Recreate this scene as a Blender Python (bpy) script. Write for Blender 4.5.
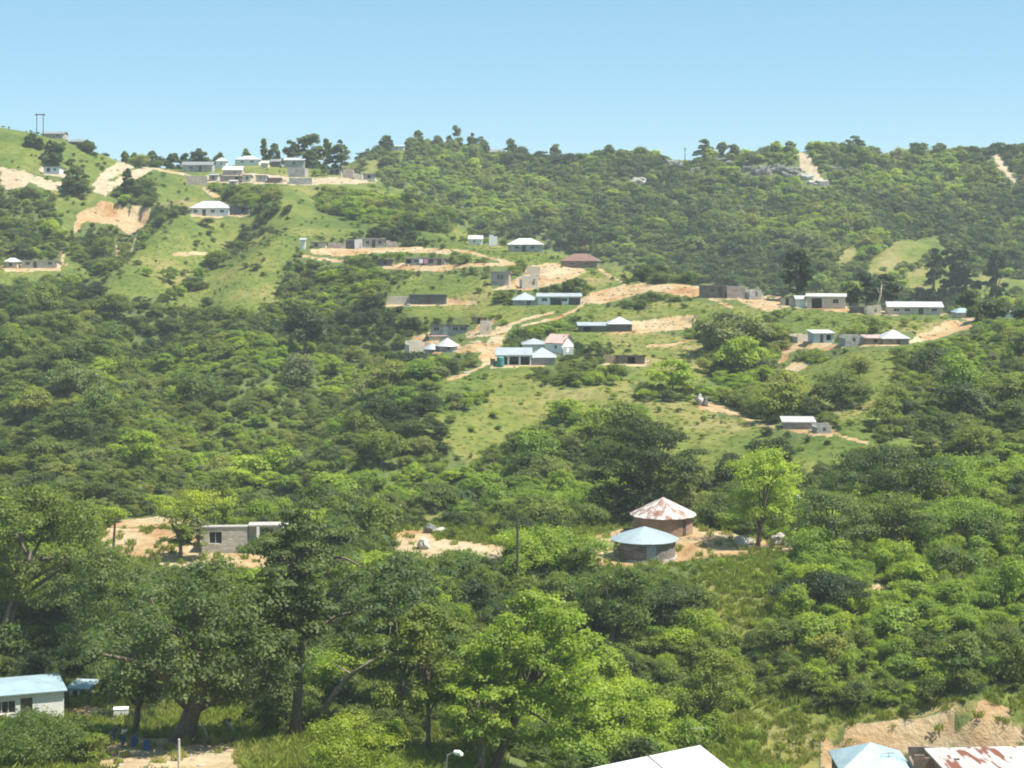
import bpy, math, random
import numpy as np
from mathutils import Vector, Matrix

R = math.radians
random.seed(7)
rng = np.random.default_rng(11)

# ------------------------------------------------------------------ camera, sky, sun, exposure
scene = bpy.context.scene
for o in list(bpy.data.objects):
    bpy.data.objects.remove(o)
col = scene.collection
F = 1900.0            # focal length in pixels of a 1024 wide frame
HV = 210.0            # row of the true horizon
CZ = 60.0             # height of the camera

cam_d = bpy.data.cameras.new('camera')
cam = bpy.data.objects.new('camera', cam_d)
col.objects.link(cam)
cam.location = (0, 0, CZ)
cam.rotation_euler = (R(90), 0, 0)
cam_d.sensor_width = 36.0
cam_d.lens = 36.0 * F / 1024.0
cam_d.shift_y = (HV - 384.0) / 1024.0
cam_d.clip_start = 0.5
cam_d.clip_end = 6000
scene.camera = cam

SUN_DIR = Vector((0.50, -0.13, 1.0)).normalized()      # towards the sun
elev = math.asin(SUN_DIR.z)
az = math.atan2(SUN_DIR.x, SUN_DIR.y)
world = bpy.data.worlds.new('World')
scene.world = world
world.use_nodes = True
wn = world.node_tree
bg = wn.nodes['Background']
sky = wn.nodes.new('ShaderNodeTexSky')
sky.sky_type = 'NISHITA'
sky.sun_disc = False
sky.sun_elevation = elev
sky.sun_rotation = az
sky.altitude = 800
sky.air_density = 0.65
sky.dust_density = 0.0
sky.ozone_density = 2.0
tint = wn.nodes.new('ShaderNodeMix'); tint.data_type = 'RGBA'; tint.blend_type = 'MULTIPLY'; tint.inputs[0].default_value = 1.0
tint.inputs[7].default_value = (0.93, 1.06, 1.0, 1)
even = wn.nodes.new('ShaderNodeMix'); even.data_type = 'RGBA'; even.inputs[0].default_value = 0.55
even.inputs[7].default_value = (2.35, 4.55, 6.2, 1)
wn.links.new(sky.outputs[0], tint.inputs[6]); wn.links.new(tint.outputs[2], even.inputs[6]); wn.links.new(even.outputs[2], bg.inputs[0])
bg.inputs[1].default_value = 0.072

sun_d = bpy.data.lights.new('sun', 'SUN')
sun_d.energy = 5.0
sun_d.angle = R(0.5)
sun_d.color = (1.0, 0.94, 0.82)
sun = bpy.data.objects.new('sun', sun_d)
col.objects.link(sun)
sun.rotation_euler = SUN_DIR.to_track_quat('Z', 'Y').to_euler()

scene.view_settings.view_transform = 'Standard'
scene.view_settings.look = 'None'
scene.view_settings.exposure = 1.02
scene.view_settings.gamma = 1.0
scene.render.engine = 'CYCLES'
scene.cycles.filter_width = 1.9
scene.cycles.max_bounces = 8
scene.cycles.diffuse_bounces = 6
scene.cycles.transmission_bounces = 6
scene.cycles.glossy_bounces = 2
scene.cycles.volume_bounces = 0

# ------------------------------------------------------------------ small helpers
def tag(o, label=None, cat=None, group=None, kind=None):
    if label: o['label'] = label
    if cat: o['category'] = cat
    if group: o['group'] = group
    if kind: o['kind'] = kind
    return o

def empty(name, loc=(0, 0, 0), rz=0.0):
    o = bpy.data.objects.new(name, None)
    o.empty_display_size = 0.5
    col.objects.link(o)
    o.location = loc
    o.rotation_euler = (0, 0, rz)
    return o

class MB:
    """collects verts and faces of one mesh"""
    def __init__(self):
        self.v, self.f, self.m = [], [], []
    def add(self, vs, fs, mi=0):
        n = len(self.v)
        self.v += [tuple(p) for p in vs]
        for f in fs:
            self.f.append(tuple(n + i for i in f))
            self.m.append(mi)
    def box(self, x0, x1, y0, y1, z0, z1, mi=0):
        vs = [(x0, y0, z0), (x1, y0, z0), (x1, y1, z0), (x0, y1, z0),
              (x0, y0, z1), (x1, y0, z1), (x1, y1, z1), (x0, y1, z1)]
        self.add(vs, [(3, 2, 1, 0), (4, 5, 6, 7), (0, 1, 5, 4), (1, 2, 6, 5), (2, 3, 7, 6), (3, 0, 4, 7)], mi)
    def tube(self, pts, rad, n=7, mi=0, cap=True):
        pts = [Vector(p) for p in pts]
        rings = []
        up = Vector((0.13, 0.21, 0.97)).normalized()
        for i, p in enumerate(pts):
            d = (pts[min(i + 1, len(pts) - 1)] - pts[max(i - 1, 0)])
            d.normalize()
            a = d.cross(Vector((1, 0, 0)) if abs(d.x) < 0.8 else Vector((0, 1, 0))).normalized()
            b = d.cross(a)
            rings.append([p + (a * math.cos(t) + b * math.sin(t)) * rad[i]
                          for t in [2 * math.pi * k / n for k in range(n)]])
        vs = [q for r in rings for q in r]
        fs = []
        for i in range(len(pts) - 1):
            for k in range(n):
                fs.append((i * n + k, i * n + (k + 1) % n, (i + 1) * n + (k + 1) % n, (i + 1) * n + k))
        if cap:
            fs.append(tuple(range(n - 1, -1, -1)))
            fs.append(tuple((len(pts) - 1) * n + k for k in range(n)))
        self.add(vs, fs, mi)
    def build(self, name, mats, parent=None, smooth=False):
        me = bpy.data.meshes.new(name)
        me.from_pydata(self.v, [], self.f)
        if not isinstance(mats, (list, tuple)): mats = [mats]
        for m in mats: me.materials.append(m)
        if len(mats) > 1:
            me.polygons.foreach_set('material_index', self.m)
        if smooth:
            me.polygons.foreach_set('use_smooth', [True] * len(me.polygons))
        me.update()
        o = bpy.data.objects.new(name, me)
        col.objects.link(o)
        if parent: o.parent = parent
        return o

_tab = np.random.default_rng(5).random((256, 256))
def vnoise(x, y, seed=0):
    x = np.asarray(x, float) + seed * 37.31; y = np.asarray(y, float) + seed * 17.77
    xi = np.floor(x).astype(int); yi = np.floor(y).astype(int)
    fx = x - xi; fy = y - yi
    fx = fx * fx * (3 - 2 * fx); fy = fy * fy * (3 - 2 * fy)
    a = _tab[xi & 255, yi & 255]; b = _tab[(xi + 1) & 255, yi & 255]
    c = _tab[xi & 255, (yi + 1) & 255]; d = _tab[(xi + 1) & 255, (yi + 1) & 255]
    return (a * (1 - fx) + b * fx) * (1 - fy) + (c * (1 - fx) + d * fx) * fy - 0.5
def fbm(x, y, seed=0, o=4):
    s, a = 0, 1.0
    for i in range(o):
        s = s + a * vnoise(x * 2 ** i, y * 2 ** i, seed + i * 3); a *= 0.5
    return s

# ------------------------------------------------------------------ terrain heights (lattice over bearing u and distance Y)
U = np.arange(-420, 1447, 3.0)
YR = np.concatenate([np.linspace(4, 100, 14), np.arange(104, 118, 2.0), np.arange(118, 260, 0.8), np.arange(260, 480, 1.0),
                     np.arange(480, 860, 1.5), np.geomspace(865, 2600, 24)])

def knots(tab):
    u = np.array([t[0] for t in tab], float)
    return u, np.array([t[1] for t in tab], float), np.array([t[2] for t in tab], float)
def smooth(a, n):
    k = np.hanning(n + 2)[1:-1]; k /= k.sum()
    return np.convolve(np.pad(a, n, mode='edge'), k, mode='same')[n:-n]
def line(tab, sm=15):      # tab rows: bearing, distance, picture row the ground reaches there
    u, Y, v = knots(tab)
    Yi = smooth(np.interp(U, u, Y), sm); vi = smooth(np.interp(U, u, v), sm)
    return Yi, -(vi - HV) * Yi / F
def zline(tab, sm=15):
    u, Y, z = knots(tab)
    return smooth(np.interp(U, u, Y), sm), smooth(np.interp(U, u, z), sm)

LA = zline([(0, 4, -3)]); LB = zline([(0, 60, -24)])
LC = zline([(450, 100, -31.5), (560, 105, -38)])
LD = line([(0, 122, 776), (260, 122, 776), (450, 124, 790), (560, 134, 800), (720, 138, 800), (800, 156, 775), (1024, 156, 775)])
LD2 = line([(0, 140, 739), (450, 140, 739), (560, 150, 745), (700, 154, 750), (800, 159.5, 770), (940, 159.5, 770), (1024, 159, 768)])
LE = line([(0, 160, 706), (450, 160, 704), (600, 164, 703), (720, 165, 716), (830, 162, 727), (930, 162, 719), (970, 162, 700), (1024, 162, 712)])
LF = line([(0, 197, 566), (480, 197, 563), (520, 197, 570), (600, 197, 569), (690, 197.5, 563), (760, 198, 556), (800, 198, 558), (900, 199, 560), (1024, 200, 545)])
LG = line([(0, 212, 533), (90, 212, 532), (480, 212, 528), (520, 212, 528), (600, 213, 534), (700, 215, 532), (760, 215, 540), (800, 215, 536), (860, 213, 522), (900, 214, 510), (1024, 216, 490)])
LH = zline([(-400, 238, -40.5), (400, 238, -40.5), (470, 240, -39.5), (520, 240, -37.5), (600, 240, -37.3), (700, 240, -36.7), (800, 240, -34.2), (900, 240, -33), (1024, 240, -31)])
LI = line([(0, 315, 430), (300, 315, 430), (450, 295, 430), (600, 285, 425), (700, 282, 425), (800, 275, 428), (900, 268, 430), (1024, 266, 420)])
LJ = line([(0, 375, 355), (200, 375, 355), (350, 365, 350), (450, 345, 355), (550, 340, 355), (700, 335, 352), (800, 328, 350), (900, 322, 350), (1024, 318, 345)])
LK = line([(0, 425, 300), (200, 425, 300), (300, 415, 300), (400, 400, 300), (500, 395, 302), (600, 393, 300), (700, 385, 300), (760, 375, 304), (800, 366, 312), (900, 350, 320), (1024, 342, 325)])
LL = line([(0, 470, 258), (100, 470, 258), (200, 460, 258), (300, 450, 255), (400, 445, 258), (480, 440, 256), (560, 430, 266), (600, 424, 272), (700, 402, 288), (780, 385, 300), (860, 371, 310), (940, 358, 316), (1024, 349, 321)])
MT = [(-400, 560, 106), (0, 560, 127), (30, 562, 132), (60, 565, 140), (100, 570, 153), (118, 576, 161), (150, 590, 167), (180, 600, 170), (250, 610, 164),
      (300, 610, 166), (340, 600, 172), (370, 590, 181), (400, 570, 194), (430, 545, 212), (480, 500, 240), (520, 475, 247), (560, 455, 256), (600, 440, 266),
      (700, 412, 286), (780, 394, 298), (860, 379, 308), (940, 365, 314), (1024, 355, 319), (1424, 350, 330)]
LM = line(MT, 7)
L2 = line([(0, 515, 193), (100, 520, 200), (140, 528, 203), (200, 535, 208), (300, 530, 207), (370, 520, 212), (400, 510, 217), (430, 495, 229),
           (480, 470, 248), (560, 443, 261), (600, 432, 269), (700, 407, 287), (780, 389.5, 299), (860, 375, 309), (940, 361.5, 315), (1024, 352, 320)])
wN = np.clip((U - 330) / 100, 0, 1)
LN = (LM[0] + 50, LM[1] - (4 + 11 * wN))
LO = line([(0, 690, 180), (330, 690, 180), (370, 660, 200), (430, 650, 262), (480, 640, 285), (600, 620, 292), (800, 590, 300), (900, 570, 300), (1024, 560, 305)])
LP = line([(0, 720, 181), (330, 715, 181), (370, 700, 175), (430, 700, 215), (600, 690, 220), (800, 680, 226), (1024, 680, 226)])
LQ = line([(0, 745, 180), (330, 735, 176), (370, 725, 163), (430, 745, 180), (600, 750, 179), (800, 742, 180), (1024, 742, 182)])
RT = [(0, 765, 178), (320, 750, 170), (350, 745, 159), (370, 745, 154), (400, 765, 152), (450, 800, 149), (512, 800, 151), (600, 780, 157), (700, 775, 158), (760, 768, 156),
      (800, 763, 159), (850, 770, 159), (900, 775, 160), (950, 775, 161), (990, 765, 163), (1024, 765, 160)]
LR = line(RT, 9)
LS = (LR[0] + 100, LR[1] - 6)
LT = zline([(0, 2601, -60)])
LINES = [LA, LB, LC, LD, LD2, LE, LF, LG, LH, LI, LJ, LK, LL, L2, LM, LN, LO, LP, LQ, LR, LS, LT]

def pchip(x, y, q):
    h = np.diff(x); d = np.diff(y) / h
    m = np.zeros_like(y)
    w1 = 2 * h[1:] + h[:-1]; w2 = h[1:] + 2 * h[:-1]
    ok = d[:-1] * d[1:] > 0
    m[1:-1][ok] = (w1 + w2)[ok] / (w1[ok] / d[:-1][ok] + w2[ok] / d[1:][ok])
    m[0], m[-1] = d[0], d[-1]
    i = np.clip(np.searchsorted(x, q) - 1, 0, len(h) - 1)
    t = (q - x[i]) / h[i]
    return ((1 + 2 * t) * (1 - t) ** 2 * y[i] + t * (1 - t) ** 2 * h[i] * m[i] + t * t * (3 - 2 * t) * y[i + 1] + t * t * (t - 1) * h[i] * m[i + 1])

Z = np.zeros((len(U), len(YR)))
for k in range(len(U)):
    ys = np.array([L[0][k] for L in LINES]); zs = np.array([L[1][k] for L in LINES])
    for j in range(1, len(ys)):
        ys[j] = max(ys[j], ys[j - 1] + 1.0)
    Z[k] = pchip(ys, zs, YR)
UU, YY = np.meshgrid(U, YR, indexing='ij')
XX = (UU - 512) / F * np.maximum(YY, 100)

class Depth:
    """first ground distance met at picture position (u, v)"""
    def refresh(self):
        V = HV - Z * F / YY
        self.j0 = int(np.searchsorted(YR, 112))
        self.run = np.minimum.accumulate(V[:, self.j0:], axis=1)
    def __call__(self, u, v):
        k = int(np.clip(round((u - U[0]) / 3.0), 0, len(U) - 1))
        r = self.run[k]
        j = int(np.searchsorted(-r, -v))
        if j >= len(r): return 5000.0
        if j == 0: return float(YR[self.j0])
        t = (r[j - 1] - v) / max(r[j - 1] - r[j], 1e-6)
        return float(YR[self.j0 + j - 1] + t * (YR[self.j0 + j] - YR[self.j0 + j - 1]))
hit = Depth(); hit.refresh()

def z_at(u, Y):
    k = np.clip((np.asarray(u, float) - U[0]) / 3.0, 0, len(U) - 1.001); i = k.astype(int); fu = k - i
    j = np.clip(np.searchsorted(YR, Y) - 1, 0, len(YR) - 2); fy = (Y - YR[j]) / (YR[j + 1] - YR[j])
    return (Z[i, j] * (1 - fu) + Z[i + 1, j] * fu) * (1 - fy) + (Z[i, j + 1] * (1 - fu) + Z[i + 1, j + 1] * fu) * fy
def z_xy(x, y):
    return z_at(512 + np.asarray(x) * F / np.maximum(y, 100), np.asarray(y, float))

def near_line(pts, width):
    P = [((u - 512) / F * hit(u, v), hit(u, v)) for u, v in pts]
    D = np.full(XX.shape, 1e9)
    for (ax, ay), (bx, by) in zip(P[:-1], P[1:]):
        dx, dy = bx - ax, by - ay
        t = np.clip(((XX - ax) * dx + (YY - ay) * dy) / (dx * dx + dy * dy), 0, 1)
        D = np.minimum(D, np.hypot(XX - ax - t * dx, YY - ay - t * dy))
    return np.exp(-(D / width) ** 2)

# spurs and gullies of the hill side
bumps = [(6.0, 10, [(165, 302), (200, 280), (235, 255), (262, 232), (290, 205)]),
         (-8.5, 9, [(165, 318), (190, 290), (228, 252), (255, 228)]),
         (5.0, 11, [(110, 285), (150, 240), (185, 216)]),
         (-5.0, 9, [(85, 275), (112, 250), (140, 232)]),
         (-4.0, 12, [(290, 330), (300, 290), (320, 262)]),
         (-3.0, 14, [(40, 300), (30, 250), (40, 215)]),
         (-3.0, 8, [(110, 228), (125, 218), (140, 214)]),
         (2.2, 14, [(480, 440), (520, 400), (540, 372)]),
         (-2.5, 14, [(780, 400), (760, 360), (745, 335)]),
         (3.0, 9, [(870, 280), (890, 262), (925, 248)]),
         (2.5, 7, [(840, 262), (855, 254)]),
         (-7.0, 14, [(395, 325), (345, 372), (300, 410), (255, 455), (235, 490)]), (5.0, 15, [(420, 372), (380, 420), (330, 470)]),
         (-5.5, 13, [(120, 325), (160, 380), (215, 430)]), (5.0, 15, [(20, 320), (70, 380), (120, 440), (140, 490)]), (3.0, 12, [(225, 320), (240, 370), (245, 420)]),
         (-4.0, 10, [(470, 470), (500, 445), (540, 425)]), (3.0, 12, [(880, 440), (900, 390), (905, 350)]), (-3.5, 12, [(960, 460), (950, 400), (965, 350)]),
         (-3.2, 5, [(84, 217), (104, 212), (128, 214), (148, 217)])]
dZ = 0
for amp, wdt, pts in bumps:
    dZ = dZ + amp * near_line(pts, wdt)
far = np.clip((YY - 600) / 60, 0, 1)
mid = np.clip((YY - 235) / 40, 0, 1)
crest = 1 - 0.8 * np.exp(-((YY - LM[0][:, None]) / 45) ** 2)
dZ = dZ + crest * mid * 1.5 * fbm(XX / 55, YY / 55, 1, 3) + crest * 0.5 * fbm(XX / 9, YY / 9, 4, 3) * np.clip((YY - 150) / 60, 0.3, 1)
dZ = dZ + far * 10.0 * vnoise(XX / 38, YY / 150, 9) + far * 3.0 * fbm(XX / 17, YY / 40, 12, 2)
Z = Z + dZ
hit.refresh()

def scarp(pts, hgt, fall, taper):
    global Z
    Q = sorted([((u - 512) / F * hit(u, v), hit(u, v)) for u, v in pts])
    qx = np.array([q[0] for q in Q]); qy = np.array([q[1] for q in Q])
    d = np.interp(XX, qx, qy) + 0.45 * fbm(XX / 3.0, YY * 0, 17, 2) - YY
    side = np.clip((XX - qx[0]) / taper, 0, 1) * np.clip((qx[-1] - XX) / taper, 0, 1)
    Z = Z - hgt * side * (0.8 + 0.5 * vnoise(XX / 4, YY * 0, 3)) * np.where(d > 0, np.exp(-np.maximum(d, 0) / fall), 0)
for a_ in [([(74, 214), (92, 204), (128, 205), (158, 209)], 3.8, 14, 3), ([(628, 320), (660, 315), (696, 313)], 1.7, 8, 2), ([(443, 297), (478, 297)], 1.3, 6, 1.5),
           ([(318, 242), (400, 240), (445, 246)], 1.2, 6, 2), ([(518, 264), (560, 262), (594, 269)], 1.4, 7, 2), ([(822, 742), (830, 735), (870, 730), (930, 726), (956, 711), (985, 704), (1012, 712), (1040, 722)], 2.2, 4, 1),
           ([(912, 333), (962, 320)], 1.1, 5, 1.5), ([(585, 292), (640, 282), (692, 284)], 1.1, 6, 2), ([(386, 299), (412, 296)], 1.0, 5, 1)]:
    scarp(*a_)
hit.refresh()

# ------------------------------------------------------------------ land cover polygons (bearing, row), stored as a map over the ground
def poly_mask(polys, H=768, W=1024):
    M = np.zeros((H, W), bool)
    for p in polys:
        p = np.array(p, float)
        x0, x1 = int(max(p[:, 0].min(), 0)), int(min(p[:, 0].max() + 2, W)); y0, y1 = int(max(p[:, 1].min(), 0)), int(min(p[:, 1].max() + 2, H))
        if x1 <= x0 or y1 <= y0: continue
        gx, gy = np.meshgrid(np.arange(x0, x1) + 0.5, np.arange(y0, y1) + 0.5)
        ins = np.zeros(gx.shape, bool)
        n = len(p)
        for i in range(n):
            xa, ya = p[i]; xb, yb = p[(i + 1) % n]
            if ya == yb: continue
            c = ((ya > gy) != (yb > gy)) & (gx < (xb - xa) * (gy - ya) / (yb - ya) + xa)
            ins ^= c
        M[y0:y1, x0:x1] |= ins
    return M
def blur(M, n=1):
    M = M.astype(float)
    for _ in range(n):
        P = np.pad(M, 1, mode='edge')
        M = (P[:-2, 1:-1] + P[2:, 1:-1] + P[1:-1, :-2] + P[1:-1, 2:] + 2 * P[1:-1, 1:-1]) / 6
    return M

GRASS = [
 [(0, 122), (60, 135), (100, 148), (128, 156), (133, 172), (100, 183), (85, 188), (60, 178), (30, 172), (0, 168)],
 [(50, 190), (85, 192), (110, 197), (122, 205), (75, 215), (68, 240), (80, 262), (104, 284), (60, 276), (30, 283), (0, 292), (0, 270), (60, 268), (68, 250), (60, 225), (45, 205)],
 [(135, 180), (155, 166), (180, 176), (205, 190), (215, 205), (185, 210), (160, 207), (140, 197)],
 [(100, 290), (130, 258), (155, 232), (180, 214), (256, 216), (258, 224), (232, 243), (214, 262), (186, 280), (170, 292), (150, 299), (110, 300)],
 [(165, 305), (200, 280), (235, 255), (258, 232), (275, 212), (290, 186), (345, 184), (330, 196), (308, 214), (340, 222), (370, 230), (360, 238), (302, 240), (290, 262), (280, 285), (285, 305), (250, 315), (200, 312)],
 [(245, 186), (375, 180), (402, 190), (432, 205), (456, 220), (472, 237), (440, 242), (400, 234), (350, 224), (310, 215), (290, 205)],
 [(160, 160), (380, 160), (376, 184), (200, 190)],
 [(385, 300), (400, 280), (440, 272), (490, 280), (500, 296), (476, 312), (430, 322), (400, 310)],
 [(440, 240), (600, 255), (640, 275), (600, 290), (520, 262), (450, 258)],
 [(460, 305), (590, 305), (640, 310), (700, 300), (690, 315), (640, 318), (570, 325), (500, 322), (470, 330)],
 [(440, 382), (480, 364), (600, 358), (650, 362), (700, 372), (762, 420), (782, 440), (762, 472), (700, 472), (640, 445), (560, 432), (500, 442), (470, 462), (440, 442), (430, 410)],
 [(560, 330), (640, 333), (700, 340), (722, 372), (660, 364), (600, 352), (560, 345)],
 [(640, 300), (760, 306), (770, 320), (700, 325)],
 [(790, 400), (800, 372), (850, 352), (900, 350), (890, 400), (880, 440), (860, 462), (805, 472), (790, 502), (770, 482), (790, 440), (845, 432), (822, 410)],
 [(800, 310), (900, 318), (950, 318), (930, 332), (860, 330), (790, 335), (775, 322)],
 [(834, 262), (845, 248), (866, 246), (860, 258), (842, 266)],
 [(862, 277), (875, 255), (900, 240), (942, 237), (946, 245), (920, 260), (902, 265), (885, 280), (866, 286)],
 [(902, 282), (925, 262), (945, 250), (962, 255), (952, 300), (902, 292)], [(960, 272), (1024, 280), (1024, 300), (965, 300)],
 [(400, 520), (450, 514), (508, 520), (512, 542), (450, 547), (405, 537)],
 [(560, 522), (628, 526), (612, 562), (580, 566)],
 [(0, 700), (270, 700), (290, 768), (0, 768)],
 [(680, 590), (720, 560), (770, 556), (790, 600), (740, 640), (700, 620)],
 [(900, 480), (960, 455), (1024, 470), (1024, 480), (960, 470)], [(830, 455), (900, 440), (960, 440), (900, 462)],
 [(690, 768), (750, 690), (860, 715), (1024, 690), (1024, 768)]]
BUSH = [[(312, 198), (330, 188), (370, 192), (420, 200), (450, 215), (450, 234), (400, 230), (350, 219), (320, 212)],
        [(185, 292), (214, 262), (240, 243), (262, 224), (268, 230), (240, 252), (210, 275), (190, 292)],
        [(210, 180), (270, 182), (285, 196), (262, 206), (236, 200), (215, 195)],
        [(0, 175), (52, 190), (60, 225), (68, 255), (40, 255), (0, 255)],
        [(535, 362), (600, 362), (640, 370), (612, 385), (560, 390), (535, 378)],
        [(548, 424), (600, 412), (640, 420), (650, 445), (600, 468), (545, 455)],
        [(630, 385), (690, 388), (690, 402), (640, 402)],
        [(140, 175), (158, 190), (155, 203), (135, 196)],
        [(440, 396), (470, 388), (492, 400), (460, 414)], [(690, 388), (730, 392), (760, 420), (720, 418)], [(820, 385), (850, 380), (870, 400), (840, 412)],
        [(735, 470), (780, 450), (800, 480), (790, 530), (720, 520)]]
SAND = [
 [(0, 168), (25, 170), (40, 178), (80, 186), (84, 190), (50, 190), (28, 182), (20, 188), (0, 190)],
 [(90, 191), (103, 181), (110, 182), (130, 171), (152, 165), (152, 170), (131, 181), (118, 186), (108, 196)],
 [(88, 189), (98, 176), (122, 160), (132, 158), (134, 168), (122, 173), (104, 182)],
 [(72, 232), (76, 216), (92, 205), (104, 201), (130, 205), (156, 208), (150, 222), (138, 230), (132, 234), (122, 233), (116, 224), (100, 222), (84, 222), (76, 232)],
 [(115, 234), (117, 234), (118, 256), (114, 256)], [(134, 238), (138, 236), (132, 252), (128, 254)], [(60, 252), (64, 250), (68, 264), (64, 268)],
 [(203, 186), (212, 190), (222, 196), (216, 198), (206, 193)],
 [(36, 166), (46, 166), (66, 174), (68, 177), (44, 175)], [(0, 265), (60, 266), (62, 271), (4, 272)],
 [(190, 214), (250, 212), (250, 217), (190, 217)], [(172, 252), (208, 252), (208, 255), (172, 256)],
 [(200, 176), (240, 172), (310, 178), (376, 176), (380, 183), (300, 185), (200, 182)],
 [(308, 249), (395, 246), (452, 249), (450, 254), (395, 252), (335, 256), (310, 254)],
 [(380, 266), (400, 263), (450, 264), (515, 262), (515, 265), (455, 268), (442, 272), (400, 270), (384, 269)],
 [(490, 290), (506, 286), (522, 274), (530, 264), (560, 263), (588, 270), (580, 276), (556, 284), (530, 290)],
 [(578, 299), (600, 290), (640, 283), (700, 285), (722, 292), (770, 295), (800, 300), (852, 306), (900, 311), (900, 316), (850, 313), (790, 307), (768, 312), (748, 306), (735, 300), (690, 297), (650, 291), (620, 300), (602, 304), (578, 304)],
 [(384, 303), (412, 300), (448, 296), (476, 299), (476, 305), (384, 306)],
 [(405, 357), (415, 335), (430, 332), (447, 350), (422, 359)], [(444, 345), (480, 340), (492, 345), (480, 352), (455, 353)], [(465, 333), (494, 318), (494, 336), (470, 338)],
 [(480, 357), (490, 340), (500, 326), (512, 323), (512, 328), (503, 342), (497, 364), (484, 366)],
 [(575, 334), (612, 333), (632, 320), (660, 316), (692, 314), (700, 321), (690, 328), (665, 331), (632, 334)],
 [(490, 366), (545, 364), (545, 367), (490, 368)],
 [(600, 362), (648, 360), (648, 366), (600, 365)], [(695, 404), (712, 402), (740, 412), (736, 416), (700, 410)],
 [(778, 364), (784, 350), (792, 340), (802, 338), (832, 343), (846, 347), (826, 351), (808, 348), (792, 352), (786, 362)], [(784, 370), (796, 362), (812, 364), (800, 371)],
 [(845, 346), (890, 346), (935, 340), (972, 328), (974, 321), (945, 320), (930, 333), (900, 342), (860, 343)],
 [(782, 429), (816, 428), (836, 430), (834, 436), (800, 434)], [(838, 458), (852, 456), (856, 461), (842, 463)],
 [(96, 560), (104, 530), (120, 520), (160, 516), (202, 520), (202, 553), (290, 552), (300, 560), (275, 572), (230, 566), (200, 572), (150, 562)],
 [(393, 531), (430, 530), (436, 538), (462, 541), (505, 545), (505, 560), (460, 557), (420, 560), (393, 552)],
 [(588, 537), (625, 528), (700, 526), (745, 537), (800, 543), (800, 552), (745, 554), (690, 560), (620, 569), (598, 564)],
 [(62, 708), (120, 702), (134, 716), (95, 722), (66, 722)], [(98, 750), (130, 738), (190, 738), (232, 744), (240, 768), (98, 768)], [(185, 738), (215, 740), (240, 748), (215, 752)],
 [(822, 768), (822, 738), (850, 725), (870, 721), (930, 717), (956, 708), (985, 701), (1010, 708), (1024, 718), (1024, 768)],
 [(798, 150), (807, 151), (816, 166), (830, 184), (826, 189), (812, 176), (798, 164)], [(990, 154), (999, 157), (1018, 180), (1014, 184), (1000, 170)],
 [(1018, 555), (1024, 552), (1024, 580), (1020, 578)], [(866, 585), (884, 584), (888, 592), (868, 592)]]
cg = poly_mask(GRASS) & ~poly_mask(BUSH)
cs = poly_mask(SAND)
cp = poly_mask([[(780, 140), (840, 140), (840, 192), (780, 192)], [(985, 148), (1024, 148), (1024, 190), (985, 190)], [(0, 160), (86, 160), (86, 195), (0, 195)], [(80, 150), (156, 150), (156, 198), (80, 198)], [(180, 170), (385, 170), (385, 188), (180, 188)]])
def path_mask(lines, wd):
    polys = []
    for L in lines:
        for (xa, ya), (xb, yb) in zip(L[:-1], L[1:]):
            l = math.hypot(xb - xa, yb - ya); nx, ny = -(yb - ya) / l * wd / 2, (xb - xa) / l * wd / 2
            polys.append([(xa + nx, ya + ny), (xb + nx, yb + ny), (xb - nx, yb - ny), (xa - nx, ya - ny)])
    return poly_mask(polys)
cs |= path_mask([[(700, 404), (735, 414), (760, 424), (785, 429)], [(832, 431), (850, 438), (878, 446)], [(778, 366), (772, 380), (769, 396)], [(484, 366), (470, 372), (446, 380)],
                 [(512, 324), (530, 318), (556, 312)], [(452, 250), (470, 252), (490, 258), (508, 262)], [(300, 256), (322, 259), (345, 262)], [(597, 268), (612, 276), (624, 283)],
                 [(152, 168), (172, 172), (190, 176)], [(700, 294), (716, 300), (735, 308)], [(645, 347), (668, 345), (690, 340)], [(590, 300), (560, 318), (520, 326)], [(940, 314), (960, 316), (975, 320)]], 2.6)
cg &= ~cs

# ------------------------------------------------------------------ materials
def nodes(name):
    m = bpy.data.materials.new(name)
    m.use_nodes = True
    nt = m.node_tree
    return m, nt, nt.nodes['Principled BSDF']
def noise_node(nt, scale, detail=4, coord='Object', rough=0.6):
    tc = nt.nodes.new('ShaderNodeTexCoord')
    n = nt.nodes.new('ShaderNodeTexNoise')
    n.inputs['Scale'].default_value = scale
    n.inputs['Detail'].default_value = detail
    n.inputs['Roughness'].default_value = rough
    if coord == 'World':
        g = nt.nodes.new('ShaderNodeNewGeometry')
        nt.links.new(g.outputs['Position'], n.inputs['Vector'])
    else:
        nt.links.new(tc.outputs[coord], n.inputs['Vector'])
    return n
def ramp(nt, fac, stops):
    r = nt.nodes.new('ShaderNodeValToRGB')
    while len(r.color_ramp.elements) < len(stops): r.color_ramp.elements.new(0.5)
    for e, (p, c) in zip(r.color_ramp.elements, stops):
        e.position = p; e.color = (*c, 1) if len(c) == 3 else c
    nt.links.new(fac, r.inputs[0])
    return r
def mix(nt, fac, a, b, mode='MIX'):
    m = nt.nodes.new('ShaderNodeMix'); m.data_type = 'RGBA'; m.blend_type = mode
    for s, x in ((0, fac), (6, a), (7, b)):
        if hasattr(x, 'is_output'): nt.links.new(x, m.inputs[s])
        elif s == 0: m.inputs[0].default_value = x
        else: m.inputs[s].default_value = (*x, 1)
    return m.outputs[2]
def math_node(nt, op, a, b=None):
    m = nt.nodes.new('ShaderNodeMath'); m.operation = op
    for s, x in ((0, a), (1, b)):
        if x is None: continue
        if hasattr(x, 'is_output'): nt.links.new(x, m.inputs[s])
        else: m.inputs[s].default_value = x
    return m.outputs[0]

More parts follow.
